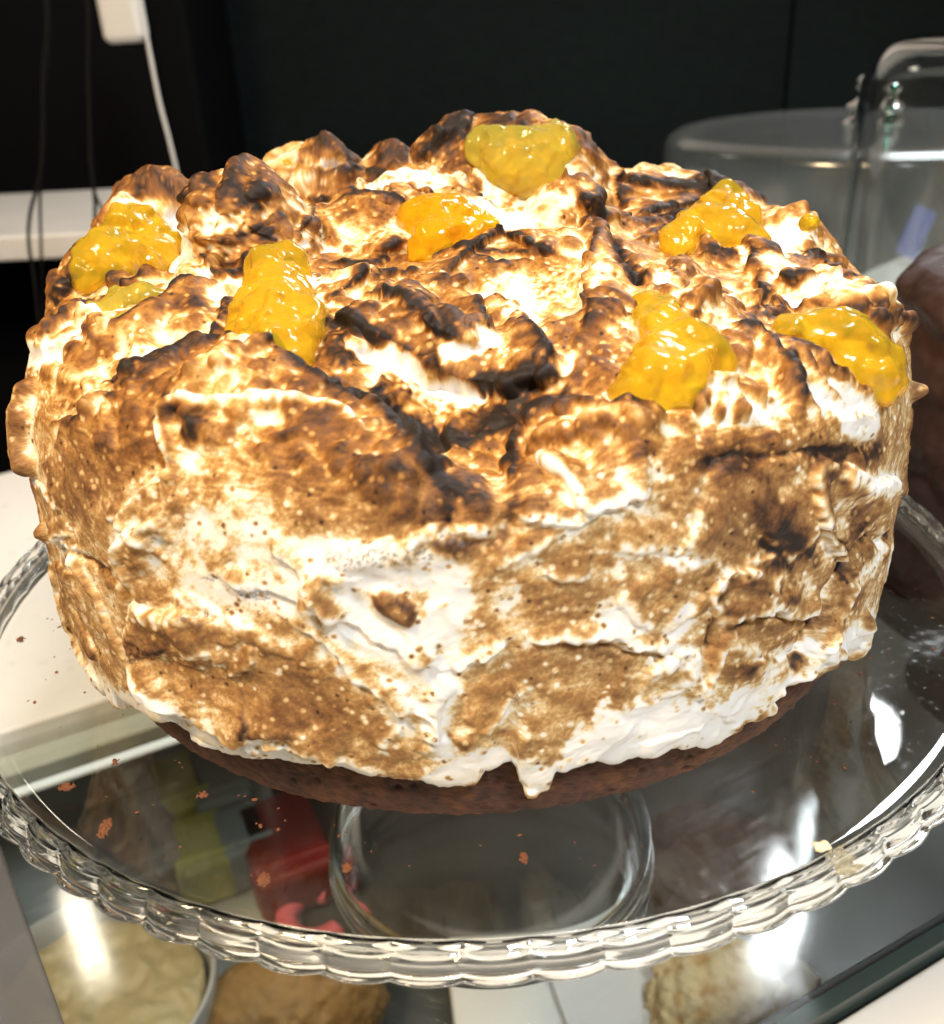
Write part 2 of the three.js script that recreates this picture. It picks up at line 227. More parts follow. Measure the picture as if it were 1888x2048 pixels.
// --- toasting
T(0.33, 130, 480, 760, 600, 850, 720, 930, 800, 1000); T(0.3, 80, 300, 740, 300, 830, 200, 900, 130, 960); T(0.42, 60, 780, 800, 880, 860, 950, 830, 1040, 790); T(0.55, 36, 740, 810, 800, 850, 850, 880); T(0.45, 22, 660, 790, 760, 860, 850, 935, 900, 960);
T(0.25, 90, 900, 1000, 980, 940); T(0.3, 70, 1090, 860, 1060, 920); T(-0.24, 60, 400, 880, 500, 880, 480, 960); T(-0.28, 55, 400, 1040, 520, 1070, 600, 1110); T(-0.2, 36, 700, 1000, 640, 1060); T(-0.2, 20, 360, 850, 440, 840, 560, 835);
T(-0.34, 44, 380, 1130, 480, 1150, 600, 1190, 720, 1250, 860, 1310); T(-0.6, 50, 690, 1120, 780, 1110, 880, 1130, 860, 1220, 760, 1240); T(-0.2, 30, 640, 1280, 740, 1350, 800, 1420); T(-0.2, 30, 870, 1320, 850, 1440);
T(0.24, 110, 350, 1240, 450, 1300, 560, 1350); T(0.2, 100, 620, 1380, 720, 1440); T(0.14, 120, 1050, 1120, 1150, 1160, 1250, 1150); T(0.12, 120, 950, 1360, 1100, 1340, 1200, 1350); T(0.3, 130, 1450, 980, 1520, 1050, 1600, 1000); T(0.35, 60, 1500, 1010, 1560, 1090); T(0.38, 50, 1680, 1010, 1660, 1070); T(0.25, 80, 1450, 1150, 1420, 1260, 1500, 1270); T(0.25, 60, 1680, 1120, 1640, 1200); T(0.4, 40, 1600, 900, 1720, 890); T(0.25, 40, 1380, 900, 1480, 890);
T(-0.5, 34, 180, 1330, 300, 1400, 420, 1450, 560, 1490, 720, 1520); T(-0.5, 46, 860, 1530, 960, 1490, 1060, 1540, 1200, 1490); T(-0.75, 75, 1180, 1450, 1300, 1440, 1400, 1420); T(-0.45, 50, 1440, 1370, 1540, 1290, 1680, 1250); T(-0.5, 30, 1310, 1240, 1330, 1200); T(-0.5, 34, 1230, 1220, 1200, 1200); T(-0.4, 24, 1210, 1120); T(-0.35, 30, 1000, 1150, 980, 1180); T(-0.4, 20, 1220, 940, 1280, 920);
T(0.4, 46, 470, 350, 520, 400, 440, 420); T(0.4, 40, 480, 470, 520, 520, 450, 540); T(0.3, 50, 270, 360, 330, 385); T(0.5, 50, 880, 310, 870, 270, 1000, 245); T(0.35, 60, 640, 400, 740, 400); T(0.4, 40, 700, 520, 780, 510); T(0.3, 40, 640, 300, 770, 290); T(0.3, 60, 780, 340, 700, 350); T(0.25, 50, 780, 590, 880, 600); T(0.3, 22, 880, 670, 930, 680); T(0.3, 20, 680, 650, 740, 690); T(0.35, 40, 1000, 650, 1060, 690); T(0.5, 22, 960, 755, 1080, 745); T(0.3, 50, 1200, 380, 1320, 370, 1420, 380); T(0.5, 32, 1170, 400, 1210, 480, 1240, 550); T(0.3, 40, 1290, 430, 1300, 470); T(0.35, 40, 1130, 640, 1170, 700, 1160, 760); T(0.45, 22, 1485, 600, 1540, 585); T(0.25, 40, 1640, 580, 1700, 640); T(0.4, 30, 370, 620); T(0.35, 22, 260, 660, 330, 600); T(0.2, 40, 250, 580);
T(-0.7, 50, 350, 450, 380, 500); T(-0.6, 22, 575, 480, 600, 560); T(-0.6, 26, 620, 570, 720, 560); T(-0.7, 30, 950, 680, 900, 715); T(-0.6, 24, 700, 690, 830, 745); T(-0.55, 30, 1010, 590, 1030, 640); T(-0.4, 40, 1080, 400, 1020, 430); T(-0.5, 34, 1280, 540, 1330, 600); T(-0.6, 36, 1460, 500, 1540, 480); T(-0.5, 40, 1500, 640, 1560, 610); T(-0.5, 30, 1420, 760, 1400, 790); T(-0.45, 60, 1620, 780, 1700, 830); T(-0.4, 24, 560, 400); T(-0.4, 24, 850, 500, 940, 480); T(-0.5, 20, 330, 700, 280, 700); T(-0.4, 24, 420, 600, 460, 560); T(-0.5, 30, 60, 700, 120, 700); T(-0.5, 24, 30, 850); T(-0.3, 30, 1420, 820, 1700, 830);
// --- the many small unread folds of the cream between them
function fold3(q, h, wl, wr, lip, crest) { feats.push({ kind: 0, q: smooth(q), h, wl, wr, lip, crest, reach: Math.max(wl, wr) * 2.2 }); }
for (let i = 0; i < 150; i++) {
  const r = 0.118 * Math.sqrt(rnd()), a = rnd() * 6.283, len = 0.01 + 0.024 * rnd(), d = a + 1.57 + (rnd() - 0.5) * 2.6, k = (rnd() - 0.5) * 80, q = []; let x = r * Math.sin(a), z = r * Math.cos(a), g = d;
  for (let j = 0; j < 5; j++) { const rr = Math.hypot(x, z); if (rr < 0.119) q.push(V(x, Y0 + profTop(rr) + topAdd(x, z), z)); x += Math.sin(g) * len / 4; z += Math.cos(g) * len / 4; g += k * len / 4; }
  const w = 0.0012 + 0.0013 * rnd(); if (q.length > 2) fold3(q, 0.0013 + 0.002 * rnd(), rnd() < 0.5 ? w : w * 4.5, rnd() < 0.15 ? w : w * 4.5, 0.001 * rnd(), rnd() < 0.35 ? -0.4 : 0.4 * rnd());
}
for (let i = 0; i < 120; i++) {
  const th0 = (rnd() - 0.5) * 3.6, len = 0.006 + 0.024 * rnd(), k = (rnd() - 0.5) * 70, q = []; let th = th0, y = 0.014 + 0.07 * rnd(), g = (rnd() - 0.5) * 2 + (rnd() < 0.2 ? 1.5 : 0);
  for (let j = 0; j < 4; j++) { if (y > 0.012 && y < 0.082) q.push(V(0.127 * Math.sin(th), Y0 + y, 0.127 * Math.cos(th))); th += Math.cos(g) * len / 3 / 0.127; y += Math.sin(g) * len / 3; g += k * len / 3; }
  const w = 0.0007 + 0.0008 * rnd(), up = rnd() < 0.5; if (q.length > 2) fold3(q, 0.0005 + 0.0009 * rnd(), up ? w : w * 6, up ? w * 6 : w, 0.0004 * rnd(), rnd() < 0.5 ? -0.5 : 0.25 * rnd());
}
/*END*/
// ---------------------------------------------------------------- meringue surface
const RAMP = [[0, 0.87, 0.84, 0.79], [0.2, 0.86, 0.75, 0.52], [0.33, 0.74, 0.47, 0.165], [0.5, 0.47, 0.215, 0.045], [0.68, 0.235, 0.088, 0.018], [0.86, 0.075, 0.032, 0.014], [1, 0.022, 0.014, 0.01]];
const SIDE = RAMP.map((r) => [...r]); SIDE[1] = [0.2, 0.84, 0.75, 0.57]; SIDE[2] = [0.33, 0.68, 0.47, 0.22]; SIDE[3] = [0.5, 0.42, 0.225, 0.075]; SIDE[4] = [0.68, 0.215, 0.098, 0.034];
function toastColor(t, out, at, top = 1) { t = Math.min(1, Math.max(0, t)); let i = 0; while (i < RAMP.length - 2 && RAMP[i + 1][0] < t) i++; const a = RAMP[i], b = RAMP[i + 1], p = SIDE[i], q = SIDE[i + 1], k = (t - a[0]) / (b[0] - a[0]); for (let c = 1; c < 4; c++) out[at + c - 1] = mix(mix(p[c], q[c], k), mix(a[c], b[c], k), top); }
// toast of a point from its place, how far it stands out (mm) and how much it belongs to the top
function toastAt(x, y, z, stand, top, extra, crest = 0) {
  const wx = x + 0.004 * noise(x * 90, y * 90, z * 90), wy = y + 0.004 * noise(x * 90 + 7, y * 90, z * 90);
  const fa = mix(85, 62, top), fb = mix(250, 185, top), a = fbm(wx * fa, wy * fa, z * fa, 2), b = fbm(wx * fb + 3, wy * fb, z * fb, 2), c = fbm(x * 800, y * 800 + 4, z * 800, 2);
  const th = Math.atan2(x, z), lean = 0.5 * noise(th * 1.2, y * 9, 2), sm = fbm((th * 0.127 + y * lean) * 70, (y - th * 0.127 * lean) * 330, 3, 2);
  let t = mix(0.43, 0.48, top) + a * mix(0.1, 0.28, top) + b * mix(0.11, 0.24, top) + c * mix(0.12, 0.1, top) + sm * mix(0.15, 0, top) + noise(x * 1650, y * 1650, z * 1650) * mix(0.085, 0.05, top) + stand * 0.05 + Math.min(extra, 0.8) * (extra > 0 ? 0.75 : 1);
  if (t > 0.56) t = 0.56 + (t - 0.56) * 0.62;
  t += crest * (crest > 0 ? 1 : 0.85);
  const [d, id] = cells(x * 480, y * 480, z * 480);
  if (id < 0.3 && t > 0.3) t -= ss(0.42, 0.25, d) * 0.28; else if (id > 0.91 && t > 0.3) t += ss(0.3, 0.18, d) * 0.3; else if (id > 0.72 && t < 0.25 && top < 0.5) t += ss(0.42, 0.2, d) * (0.3 + id * 0.3);
  return t;
}
function meringueGeometry() {
  const NS = 740, ths = [];
  for (let i = 0; i < 1240; i++) ths.push(-1.83 + 3.66 * i / 1240);
  for (let i = 0; i < 300; i++) ths.push(1.83 + (2 * Math.PI - 3.66) * i / 300);
  const NT = ths.length, N = NT * (NS + 1), P = new Float32Array(N * 3), idx = new Uint32Array(NT * NS * 6), topw = new Float32Array(N);
  const low = ths.map((t) => lowEdge(t > Math.PI ? t - 2 * Math.PI : t));
  for (let j = 0; j <= NS; j++) {
    const q = PROF.getPointAt(Math.min(1, j / NS));
    for (let i = 0; i < NT; i++) {
      const th = ths[i], o = (j * NT + i) * 3; let y = q.y; if (y < 0.06) y = low[i] + y * (0.06 - low[i]) / 0.06;
      let x = q.x * Math.sin(th), z = q.x * Math.cos(th); const w = ss(0.078, 0.099, q.y); topw[j * NT + i] = w;
      if (w > 0) {
        y += topAdd(x, z) * w;
        for (const l of lumps) if (l.bulge) { const dx = x - l.x, dz = z - l.z, d = Math.hypot(dx, dz) / l.rad; if (d < 2) { const g = Math.exp(-(d ** l.pow)), k = 4 * g * (1 - g) * l.bulge / (d * l.rad + 1e-4); x += dx * k; z += dz * k; } }
      }
      P[o] = x; P[o + 1] = y + Y0; P[o + 2] = z;
    }
  }
  let n = 0;
  for (let j = 0; j < NS; j++) for (let i = 0; i < NT; i++) { const a = j * NT + i, b = j * NT + (i + 1) % NT, c = a + NT, d = b + NT; idx[n++] = a; idx[n++] = b; idx[n++] = d; idx[n++] = a; idx[n++] = d; idx[n++] = c; }
  const g = new THREE.BufferGeometry(); g.setAttribute('position', new THREE.BufferAttribute(P, 3)); g.setIndex(new THREE.BufferAttribute(idx, 1)); g.computeVertexNormals();
  const Nn = g.attributes.normal.array.slice(), B0 = Float32Array.from(P);
  const disp = new Float32Array(N), lat = new Float32Array(N * 3), toast = new Float32Array(N), crestT = new Float32Array(N), greySpecks = new Float32Array(N);
  // tiles with bounding spheres
  const TI = 20, TJ = 16, tiles = [];
  for (let j = 0; j <= NS; j += TJ) for (let i = 0; i < NT; i += TI) {
    const list = []; const c = V(0, 0, 0); let m = 0;
    for (let jj = j; jj < Math.min(j + TJ, NS + 1); jj++) for (let ii = i; ii < Math.min(i + TI, NT); ii++) { const k = jj * NT + ii; list.push(k); c.x += P[k * 3]; c.y += P[k * 3 + 1]; c.z += P[k * 3 + 2]; m++; }
    c.divideScalar(m); let R = 0; for (const k of list) R = Math.max(R, Math.hypot(P[k * 3] - c.x, P[k * 3 + 1] - c.y, P[k * 3 + 2] - c.z));
    tiles.push({ list, c, R });
  }
  // wobble that breaks the edges of every brush
  const wob = new Float32Array(N), wob2 = new Float32Array(N);
  for (let k = 0; k < N; k++) { const x = B0[k * 3], y = B0[k * 3 + 1], z = B0[k * 3 + 2]; wob[k] = fbm(x * 120, y * 120, z * 120, 2); wob2[k] = noise(x * 420 + 9, y * 420, z * 420); }
  for (const f of feats) {
    const q = f.q, c = V(0, 0, 0); q.forEach((p) => c.add(p)); c.divideScalar(q.length); let R = 0; q.forEach((p) => R = Math.max(R, p.distanceTo(c))); R += f.reach;
    const segs = q.length - 1;
    for (const t of tiles) {
      if (t.c.distanceTo(c) > R + t.R) continue;
      let near = 9; for (const p of q) near = Math.min(near, p.distanceTo(t.c)); if (near > t.R + f.reach + 0.006) continue;
      for (const k of t.list) {
        const o = k * 3, x = B0[o], y = B0[o + 1], z = B0[o + 2]; let best = 9, bx = 0, by = 0, bz = 0, bs = 0, bt = 0;
        if (segs < 1) { bx = x - q[0].x; by = y - q[0].y; bz = z - q[0].z; best = bx * bx + by * by + bz * bz; }
        for (let s = 0; s < segs; s++) {
          const a = q[s], b = q[s + 1], ex = b.x - a.x, ey = b.y - a.y, ez = b.z - a.z, u = Math.max(0, Math.min(1, ((x - a.x) * ex + (y - a.y) * ey + (z - a.z) * ez) / (ex * ex + ey * ey + ez * ez + 1e-12)));
          const dx = x - a.x - ex * u, dy = y - a.y - ey * u, dz = z - a.z - ez * u, d = dx * dx + dy * dy + dz * dz;
          if (d < best) { best = d; bx = dx; by = dy; bz = dz; bs = s; bt = (s + u) / segs; }
        }
        best = Math.sqrt(best); if (best > f.reach) continue;
        if (f.kind === 0) {
          const a = q[bs], b = q[bs + 1]; let ex = b.x - a.x, ey = b.y - a.y, ez = b.z - a.z; const l = Math.hypot(ex, ey, ez) + 1e-9; ex /= l; ey /= l; ez /= l;
          const nx = Nn[o], ny = Nn[o + 1], nz = Nn[o + 2], lx = ny * ez - nz * ey, ly = nz * ex - nx * ez, lz = nx * ey - ny * ex;
          let d = bx * lx + by * ly + bz * lz; const along = Math.max(0, best - Math.abs(d) - 0.0004);
          d += wob[k] * 0.0014 + wob2[k] * 0.0001;
          const taper = ss(0, 0.12, bt) * ss(1, 0.88, bt) * 0.75 + 0.25, w = d > 0 ? f.wl : f.wr, steep = w === Math.min(f.wl, f.wr) && f.lip > 0, e = Math.abs(d) / w;
          const fall = Math.exp(-e * e * (steep ? 1.6 : 1)) * Math.exp(-((along / (0.6 * Math.min(f.wl, f.wr) + 0.001)) ** 2)) * taper;
          disp[k] += f.h * fall * (1 + 0.3 * wob[k]);
          if (f.lip) { const dir = f.wl < f.wr ? 1 : -1, cr = Math.exp(-((d / (Math.min(f.wl, f.wr) * 0.9)) ** 2)) * taper * f.lip * Math.exp(-((along / 0.002) ** 2)); lat[o] += lx * dir * cr; lat[o + 1] += ly * dir * cr; lat[o + 2] += lz * dir * cr; }
          const cw = Math.min(f.wl, f.wr) * (f.crest < 0 ? 1.15 : 0.6); crestT[k] += f.crest * Math.exp(-((d / cw) ** 2)) * Math.exp(-((along / 0.002) ** 2)) * taper * (1 + 0.6 * wob2[k]);
        } else if (f.kind === 1) { const e = best / f.r * (1 + 0.2 * wob[k]); const b = Math.exp(-(f.p ? 1.8 * e ** f.p : e ** 3.2)); disp[k] += f.h * b; toast[k] += (f.p ? 0.25 : 0.12) * Math.exp(-((e * 0.8 - 0.35) ** 2) * 6); } else if (f.kind === 4) { crestT[k] += f.amt * ss(1.2, 0.3, best / f.r * (1 + 0.7 * wob[k] + 0.35 * wob2[k])); } else if (f.kind === 3) { greySpecks[k] += ss(1.2, 0.3, best / f.r * (1 + 0.6 * wob[k] + 0.3 * wob2[k])); } else { const e = best / f.r * (1 + 0.55 * wob[k] + 0.2 * wob2[k]); toast[k] += f.amt * ss(1.25, 0.45, e); }
      }
    }
  }
  const stand = new Float32Array(N);
  for (let k = 0; k < N; k++) for (let o = k * 3, m = 0; m < 3; m++) P[o + m] = B0[o + m] + Nn[o + m] * disp[k] + lat[o + m];
  g.computeVertexNormals(); const N1 = g.attributes.normal.array.slice();
  for (let k = 0; k < N; k++) {
    const o = k * 3, x = P[o], y = P[o + 1], z = P[o + 2], top = topw[k];
    // smeared cream: warped ridges and billows, fine drag lines
    const wx = x + 0.006 * noise(x * 55, y * 55, z * 55), wy = y + 0.006 * noise(x * 55, y * 55 + 9, z * 55), wz = z + 0.006 * noise(x * 55, y * 55, z * 55 + 5);
    const r1 = 1 - Math.abs(noise(wx * 42, wy * 42, wz * 42)) * 2, r2 = fbm(wx * 190, wy * 190, wz * 190, 2), r3 = noise(x * 560, y * 560, z * 560);
    const bil = Math.abs(noise(wx * 58 + 4, wy * 58, wz * 58)) * 2 - 0.6;
    const fine = mix(0.0004, 0.0005, top) * r1 + mix(0.0001, 0.0007, top) * bil + mix(0.00013, 0.00013, top) * r2 + mix(0.000035, 0.000025, top) * r3;
    stand[k] = Math.max(-2, Math.min(2, fine * 1000));
    P[o] = x + N1[o] * fine; P[o + 1] = y + N1[o + 1] * fine; P[o + 2] = z + N1[o + 2] * fine;
  }
  g.computeVertexNormals();
  // how far each point stands out from its surroundings: the flame browns crests and misses hollows
  const N2 = g.attributes.normal.array, col = new Float32Array(N * 3);
  for (let j = 0; j <= NS; j++) for (let i = 0; i < NT; i++) {
    const k = j * NT + i, o = k * 3; let out = 0;
    for (const [di, dj, w] of [[7, 7, 1], [16, 14, 0.8]]) {
      const a = (j * NT + (i + di) % NT) * 3, b = (j * NT + (i - di + NT) % NT) * 3, c = (Math.min(NS, j + dj) * NT + i) * 3, d = (Math.max(0, j - dj) * NT + i) * 3;
      for (let m = 0; m < 3; m++) out += w * N2[o + m] * (P[o + m] - (P[a + m] + P[b + m] + P[c + m] + P[d + m]) / 4);
    }
    out = Math.max(-0.3, Math.min(0.3, out * 1000 * mix(0.2, 0.17, topw[k])));
    toastColor(toastAt(P[o], P[o + 1], P[o + 2], stand[k], topw[k], toast[k] + out, crestT[k]), col, o, topw[k]);
    if (greySpecks[k] > 0.02) { const q = Math.min(1, greySpecks[k]) * ss(0.0, 0.35, fbm(P[o] * 900, P[o + 1] * 900, P[o + 2] * 900, 3)) * 0.8; col[o] = mix(col[o], 0.16, q); col[o + 1] = mix(col[o + 1], 0.14, q); col[o + 2] = mix(col[o + 2], 0.13, q); }  // grainy grey-brown specks mixed over the toast colour
  }
  g.setAttribute('color', new THREE.BufferAttribute(col, 3));
  return g;
}
// ---------------------------------------------------------------- the cake
const cake = thing('meringue_cake', 'tall round cake in toasted brown and white meringue on a glass stand', 'cake', [0, Y0, 0]);
const inCake = (g) => g.translate(0, -Y0, 0);
const meringueMat = new THREE.MeshPhysicalMaterial({ vertexColors: true, roughness: 0.62, specularIntensity: 0.55, sheen: 0 });
mesh('meringue', inCake(meringueGeometry()), meringueMat, cake);
// crust: a low chocolate shortbread base with a rough crumb
{
  const g = new THREE.LatheGeometry(new THREE.CatmullRomCurve3([V(0.002, 0.0006, 0), V(0.08, 0.0006, 0), V(0.1166, 0.0006, 0), V(0.1184, 0.0025, 0), V(0.1202, 0.008, 0), V(0.1206, 0.014, 0), V(0.119, 0.022, 0), V(0.115, 0.024, 0), V(0.09, 0.024, 0)], false, 'centripetal').getPoints(120).map((p) => new THREE.Vector2(p.x, p.y)), 900);
  const p = g.attributes.position, n = g.attributes.normal, c = new Float32Array(p.count * 3);
  for (let i = 0; i < p.count; i++) {
    const x = p.getX(i), y = p.getY(i), z = p.getZ(i), a = fbm(x * 240, y * 240, z * 240, 3), [d, id] = cells(x * 330, y * 330, z * 330), hole = id < 0.16 ? ss(0.45, 0.2, d) : 0, b = noise(x * 1500, y * 1500, z * 1500);
    const k = 0.0003 * a + 0.0002 * b - 0.0007 * hole + (y < 0.004 ? 0.00035 * noise(x * 300, 3, z * 300) : 0), t = 0.9 + 0.6 * a + 0.3 * b - 0.4 * hole, w = ss(0.2, 0.6, noise(x * 45, y * 45 + 8, z * 45));
    p.setXYZ(i, x + n.getX(i) * k, y + n.getY(i) * k, z + n.getZ(i) * k);
    c[i * 3] = mix(0.075, 0.105, w) * t; c[i * 3 + 1] = mix(0.027, 0.038, w) * t; c[i * 3 + 2] = mix(0.013, 0.013, w) * t;
  }
  g.setAttribute('color', new THREE.BufferAttribute(c, 3)); g.computeVertexNormals();
  mesh('crust', g, new THREE.MeshStandardMaterial({ vertexColors: true, roughness: 0.85 }), cake);
}
// curd: glossy yellow dollops
function curd(color, balls, cell = 0.0007, label) { // balls: [x, y of the photograph, radius in photo units, lift in photo units]
  const q = balls.map(([x, y, r, l]) => { const p = hit(x, y), m = pxSize(p), d = EYE.clone().sub(p).normalize(); d.y += 0.6; d.normalize(); return { p: p.addScaledVector(d, (l ?? 0) * m), r: r * m }; });
  const tone = [0.98, color[1] * 0.35 + 0.6, 0.28], lo = V(9, 9, 9), hi = V(-9, -9, -9); for (const { p, r } of q) { lo.min(p.clone().subScalar(r + 0.004)); hi.max(p.clone().addScalar(r + 0.004)); }
  const g = nets((x, y, z) => { let d = 9; for (const { p, r } of q) d = smin(d, Math.hypot(x - p.x, y - p.y, z - p.z) - r, 0.0075); if (d > 0.004) return d; return d + 0.0012 * noise(x * 115, y * 115, z * 115) + 0.0004 * fbm(x * 270, y * 270, z * 270, 2); }, lo, hi, cell);
  const m = mesh('curd_dollop', inCake(g), new THREE.MeshPhysicalMaterial({ color: rgb(...color), roughness: 0.16, ior: 1.36, transmission: 0.62, thickness: 0.01, attenuationColor: rgb(...tone), attenuationDistance: 0.007 }), cake);
  if (label) m.userData.label = label;
}
const GOLD = [0.9, 0.63, 0.035], OLIVE = [0.78, 0.66, 0.09], ORANGE = [1, 0.6, 0.015];
curd(GOLD, [[545, 545, 62, 10], [540, 590, 68, 14], [545, 650, 78, 20], [550, 700, 72, 18], [500, 660, 50, 12], [595, 655, 46, 10]], 0.0006, 'largest golden curd dollop, near the front left');
curd(ORANGE, [[850, 455, 52, 22], [900, 455, 46, 20], [845, 500, 44, 20], [950, 470, 34, 16], [825, 440, 36, 16], [890, 480, 44, 20]], 0.0006, 'bright orange curd dollop in the middle of the top');
curd(OLIVE, [[1045, 315, 50, 4], [1000, 325, 42, 3], [1085, 300, 40, 4], [960, 300, 32, 1], [1098, 268, 20, 4], [1040, 345, 40, 2], [930, 285, 24, 1], [1000, 295, 34, 2]], 0.0008, 'pale green yellow curd at the back');
curd(GOLD, [[1290, 640, 46, 14], [1310, 700, 66, 18], [1350, 710, 56, 16], [1285, 750, 62, 18], [1380, 730, 44, 12], [1270, 605, 28, 12], [1235, 780, 36, 10], [1330, 765, 44, 12]], 0.0007);
curd(GOLD, [[1600, 665, 36, 10], [1650, 685, 46, 12], [1700, 715, 48, 14], [1715, 755, 38, 12], [1560, 660, 26, 8], [1640, 660, 36, 10], [1530, 665, 20, 6]], 0.0007);
curd(GOLD, [[1420, 412, 42, 20], [1400, 440, 48, 22], [1440, 452, 46, 22], [1375, 462, 42, 22], [1350, 475, 38, 22], [1460, 485, 36, 18], [1430, 470, 40, 22], [1325, 492, 30, 18]], 0.0007);
curd(GOLD, [[205, 505, 44, 12], [255, 490, 46, 12], [315, 490, 42, 10], [185, 545, 38, 10], [300, 520, 38, 10], [255, 445, 40, 10], [240, 530, 40, 10]], 0.0007, 'golden curd under the raised meringue at the far left');
curd(OLIVE, [[240, 620, 44, 12], [290, 600, 38, 12], [200, 640, 38, 10], [265, 650, 36, 10]], 0.0007);
curd(GOLD, [[566, 352, 34, 12]], 0.0007); curd(GOLD, [[1580, 435, 16, 4]], 0.0007);

// ---------------------------------------------------------------- glass cake stand
const glass = new THREE.MeshPhysicalMaterial({ color: rgb(0.985, 1, 0.995), roughness: 0.015, transmission: 1, thickness: 0.006, ior: 1.5, attenuationColor: rgb(0.8, 0.93, 0.9), attenuationDistance: 0.09 });
function revolve(loop, turns, change) { // closed outline turned round the y axis
  const pos = [], idx = [], n = loop.length;
  for (let i = 0; i < turns; i++) { const th = i / turns * 2 * Math.PI; for (const p of loop) { const [r, y] = change ? change(p[0], p[1], th, p[2] ?? 0) : p; pos.push(r * Math.sin(th), y, r * Math.cos(th)); } }
  for (let i = 0; i < turns; i++) for (let j = 0; j < n; j++) { const a = i * n + j, b = i * n + (j + 1) % n, c = ((i + 1) % turns) * n + j, d = ((i + 1) % turns) * n + (j + 1) % n; idx.push(a, c, b, b, c, d); }
  const g = new THREE.BufferGeometry(); g.setAttribute('position', new THREE.Float32BufferAttribute(pos, 3)); g.setAttribute('uv', new THREE.Float32BufferAttribute(pos.flatMap((v, i) => i % 3 === 1 ? [] : [v * 4]), 2)); g.setIndex(idx); g.computeVertexNormals(); return g;
}
function outline(pts, n) { return new THREE.CatmullRomCurve3(pts.map((p) => V(p[0], p[1], p[2] ?? 0)), true, 'centripetal').getPoints(n).slice(0, -1).map((p) => [p.x, p.y, p.z]); }
const stand = thing('cake_stand', 'clear glass footed cake stand with a scalloped rim under the meringue cake', 'cake stand');
{
  const thin = new THREE.MeshPhysicalMaterial({ color: rgb(0.975, 0.99, 0.985), roughness: 0.02, transmission: 1, thickness: 0, ior: 1.5 });
  thin.roughness = 1; thin.roughnessMap = canvasTex(512, 512, (u, v) => { const a = fbm(u * 7, v * 7, 1, 4), b = fbm(u * 60, v * 60, 4, 3), k = 0.02 + 0.16 * ss(0.15, 0.7, a) + 0.1 * ss(0.25, 0.8, b); return [k, k, k]; }, false);
  const flute = (r, y, th, k) => { const m = Math.abs(Math.cos(36 * th)), lobe = Math.pow(m, 0.85) - 0.65; const u = 1 + 0.25 * noise(Math.round(th * 36 / Math.PI) * 3.1, 5, 1); return [r + 0.001 * u * lobe * k, y + 0.0003 * u * lobe * k]; };
  mesh('plate', revolve([[0.0008, 0.132], [0.06, 0.132], [0.12, 0.132], [0.13, 0.1321], [0.138, 0.1322], [0.145, 0.1326], [0.151, 0.1333], [0.1567, 0.1342], [0.1567, 0.131], [0.151, 0.13], [0.145, 0.1291], [0.138, 0.1285], [0.13, 0.1281], [0.12, 0.128], [0.06, 0.128], [0.0008, 0.128]].reverse(), 300), thin, stand);
  const lp = outline([[0.1568, 0.1342], [0.1582, 0.1351, 0.3], [0.159, 0.1366, 0.8], [0.1597, 0.1372, 1], [0.1603, 0.1367, 1], [0.1607, 0.135, 1], [0.1615, 0.1332, 1.3], [0.1621, 0.1314, 1.5], [0.1612, 0.1306, 1.5], [0.1601, 0.1312, 1], [0.1587, 0.1317, 0.4], [0.1568, 0.131]], 190);
  mesh('rim', revolve(lp.reverse(), 72 * 18, flute), glass, stand);
  const stem = outline([[0.0008, 0.1275], [0.012, 0.1275], [0.0185, 0.1272], [0.0195, 0.1235], [0.0175, 0.119], [0.0165, 0.112], [0.0185, 0.1], [0.0225, 0.084], [0.031, 0.066], [0.043, 0.049], [0.053, 0.036], [0.0602, 0.024], [0.0632, 0.014], [0.063, 0.009], [0.0638, 0.006], [0.0645, 0.002], [0.0635, 0.0004], [0.0605, 0.0006], [0.0592, 0.009], [0.0595, 0.0135], [0.0568, 0.0225], [0.0498, 0.034], [0.0398, 0.0465], [0.0275, 0.0635], [0.0175, 0.081], [0.011, 0.092], [0.005, 0.0965], [0.0008, 0.0975]], 220);
  mesh('foot', revolve(stem.reverse(), 180), glass, stand);
}
// ---------------------------------------------------------------- the display counter
const U = V(0.8944, 0, -0.4472), W = V(0.4472, 0, 0.8944), TURN = Math.atan2(0.4472, 0.8944);
const uw = (u, w, y) => V(U.x * u + W.x * w, y, U.z * u + W.z * w);
const NA = -0.1815, NB = 0.119;
const box = (a, b, c, r = 0.002, s = 2) => new RoundedBoxGeometry(a, b, c, s, Math.min(r, a / 2.01, b / 2.01, c / 2.01));
function placed(g, u, w, y) { const p = uw(u, w, y); return g.rotateY(TURN).translate(p.x, p.y, p.z); }
function slab(pts, y0, y1, bevel = 0) { const s = new THREE.Shape(pts.map(([x, z]) => new THREE.Vector2(x, -z))); const g = new THREE.ExtrudeGeometry(s, { depth: y1 - y0 - 2 * bevel, bevelEnabled: bevel > 0, bevelSize: bevel, bevelThickness: bevel, bevelOffset: -bevel, bevelSegments: 3 }); return g.rotateX(-Math.PI / 2).translate(0, y0 + bevel, 0); }
const grain = canvasTex(512, 512, (u, v) => { const a = 0.5 + 0.5 * fbm(u * 6, v * 6, 3, 4), s = noise(u * 90, v * 90, 9) > 0.78 ? 0.05 : 0; const k = 0.9 + 0.05 * a - s; return [k, k * 0.985, k * 0.96]; });
const smudge = canvasTex(512, 512, (u, v) => { const a = fbm(u * 5, v * 5, 1, 4), b = fbm(u * 60, v * 60, 4, 3); const k = 0.07 + 0.11 * ss(-0.2, 0.7, a) + 0.07 * ss(0.0, 0.8, b); return [k, k, k]; }, false);
const whiteTop = new THREE.MeshPhysicalMaterial({ color: 0xffffff, map: grain, roughness: 0.35 });
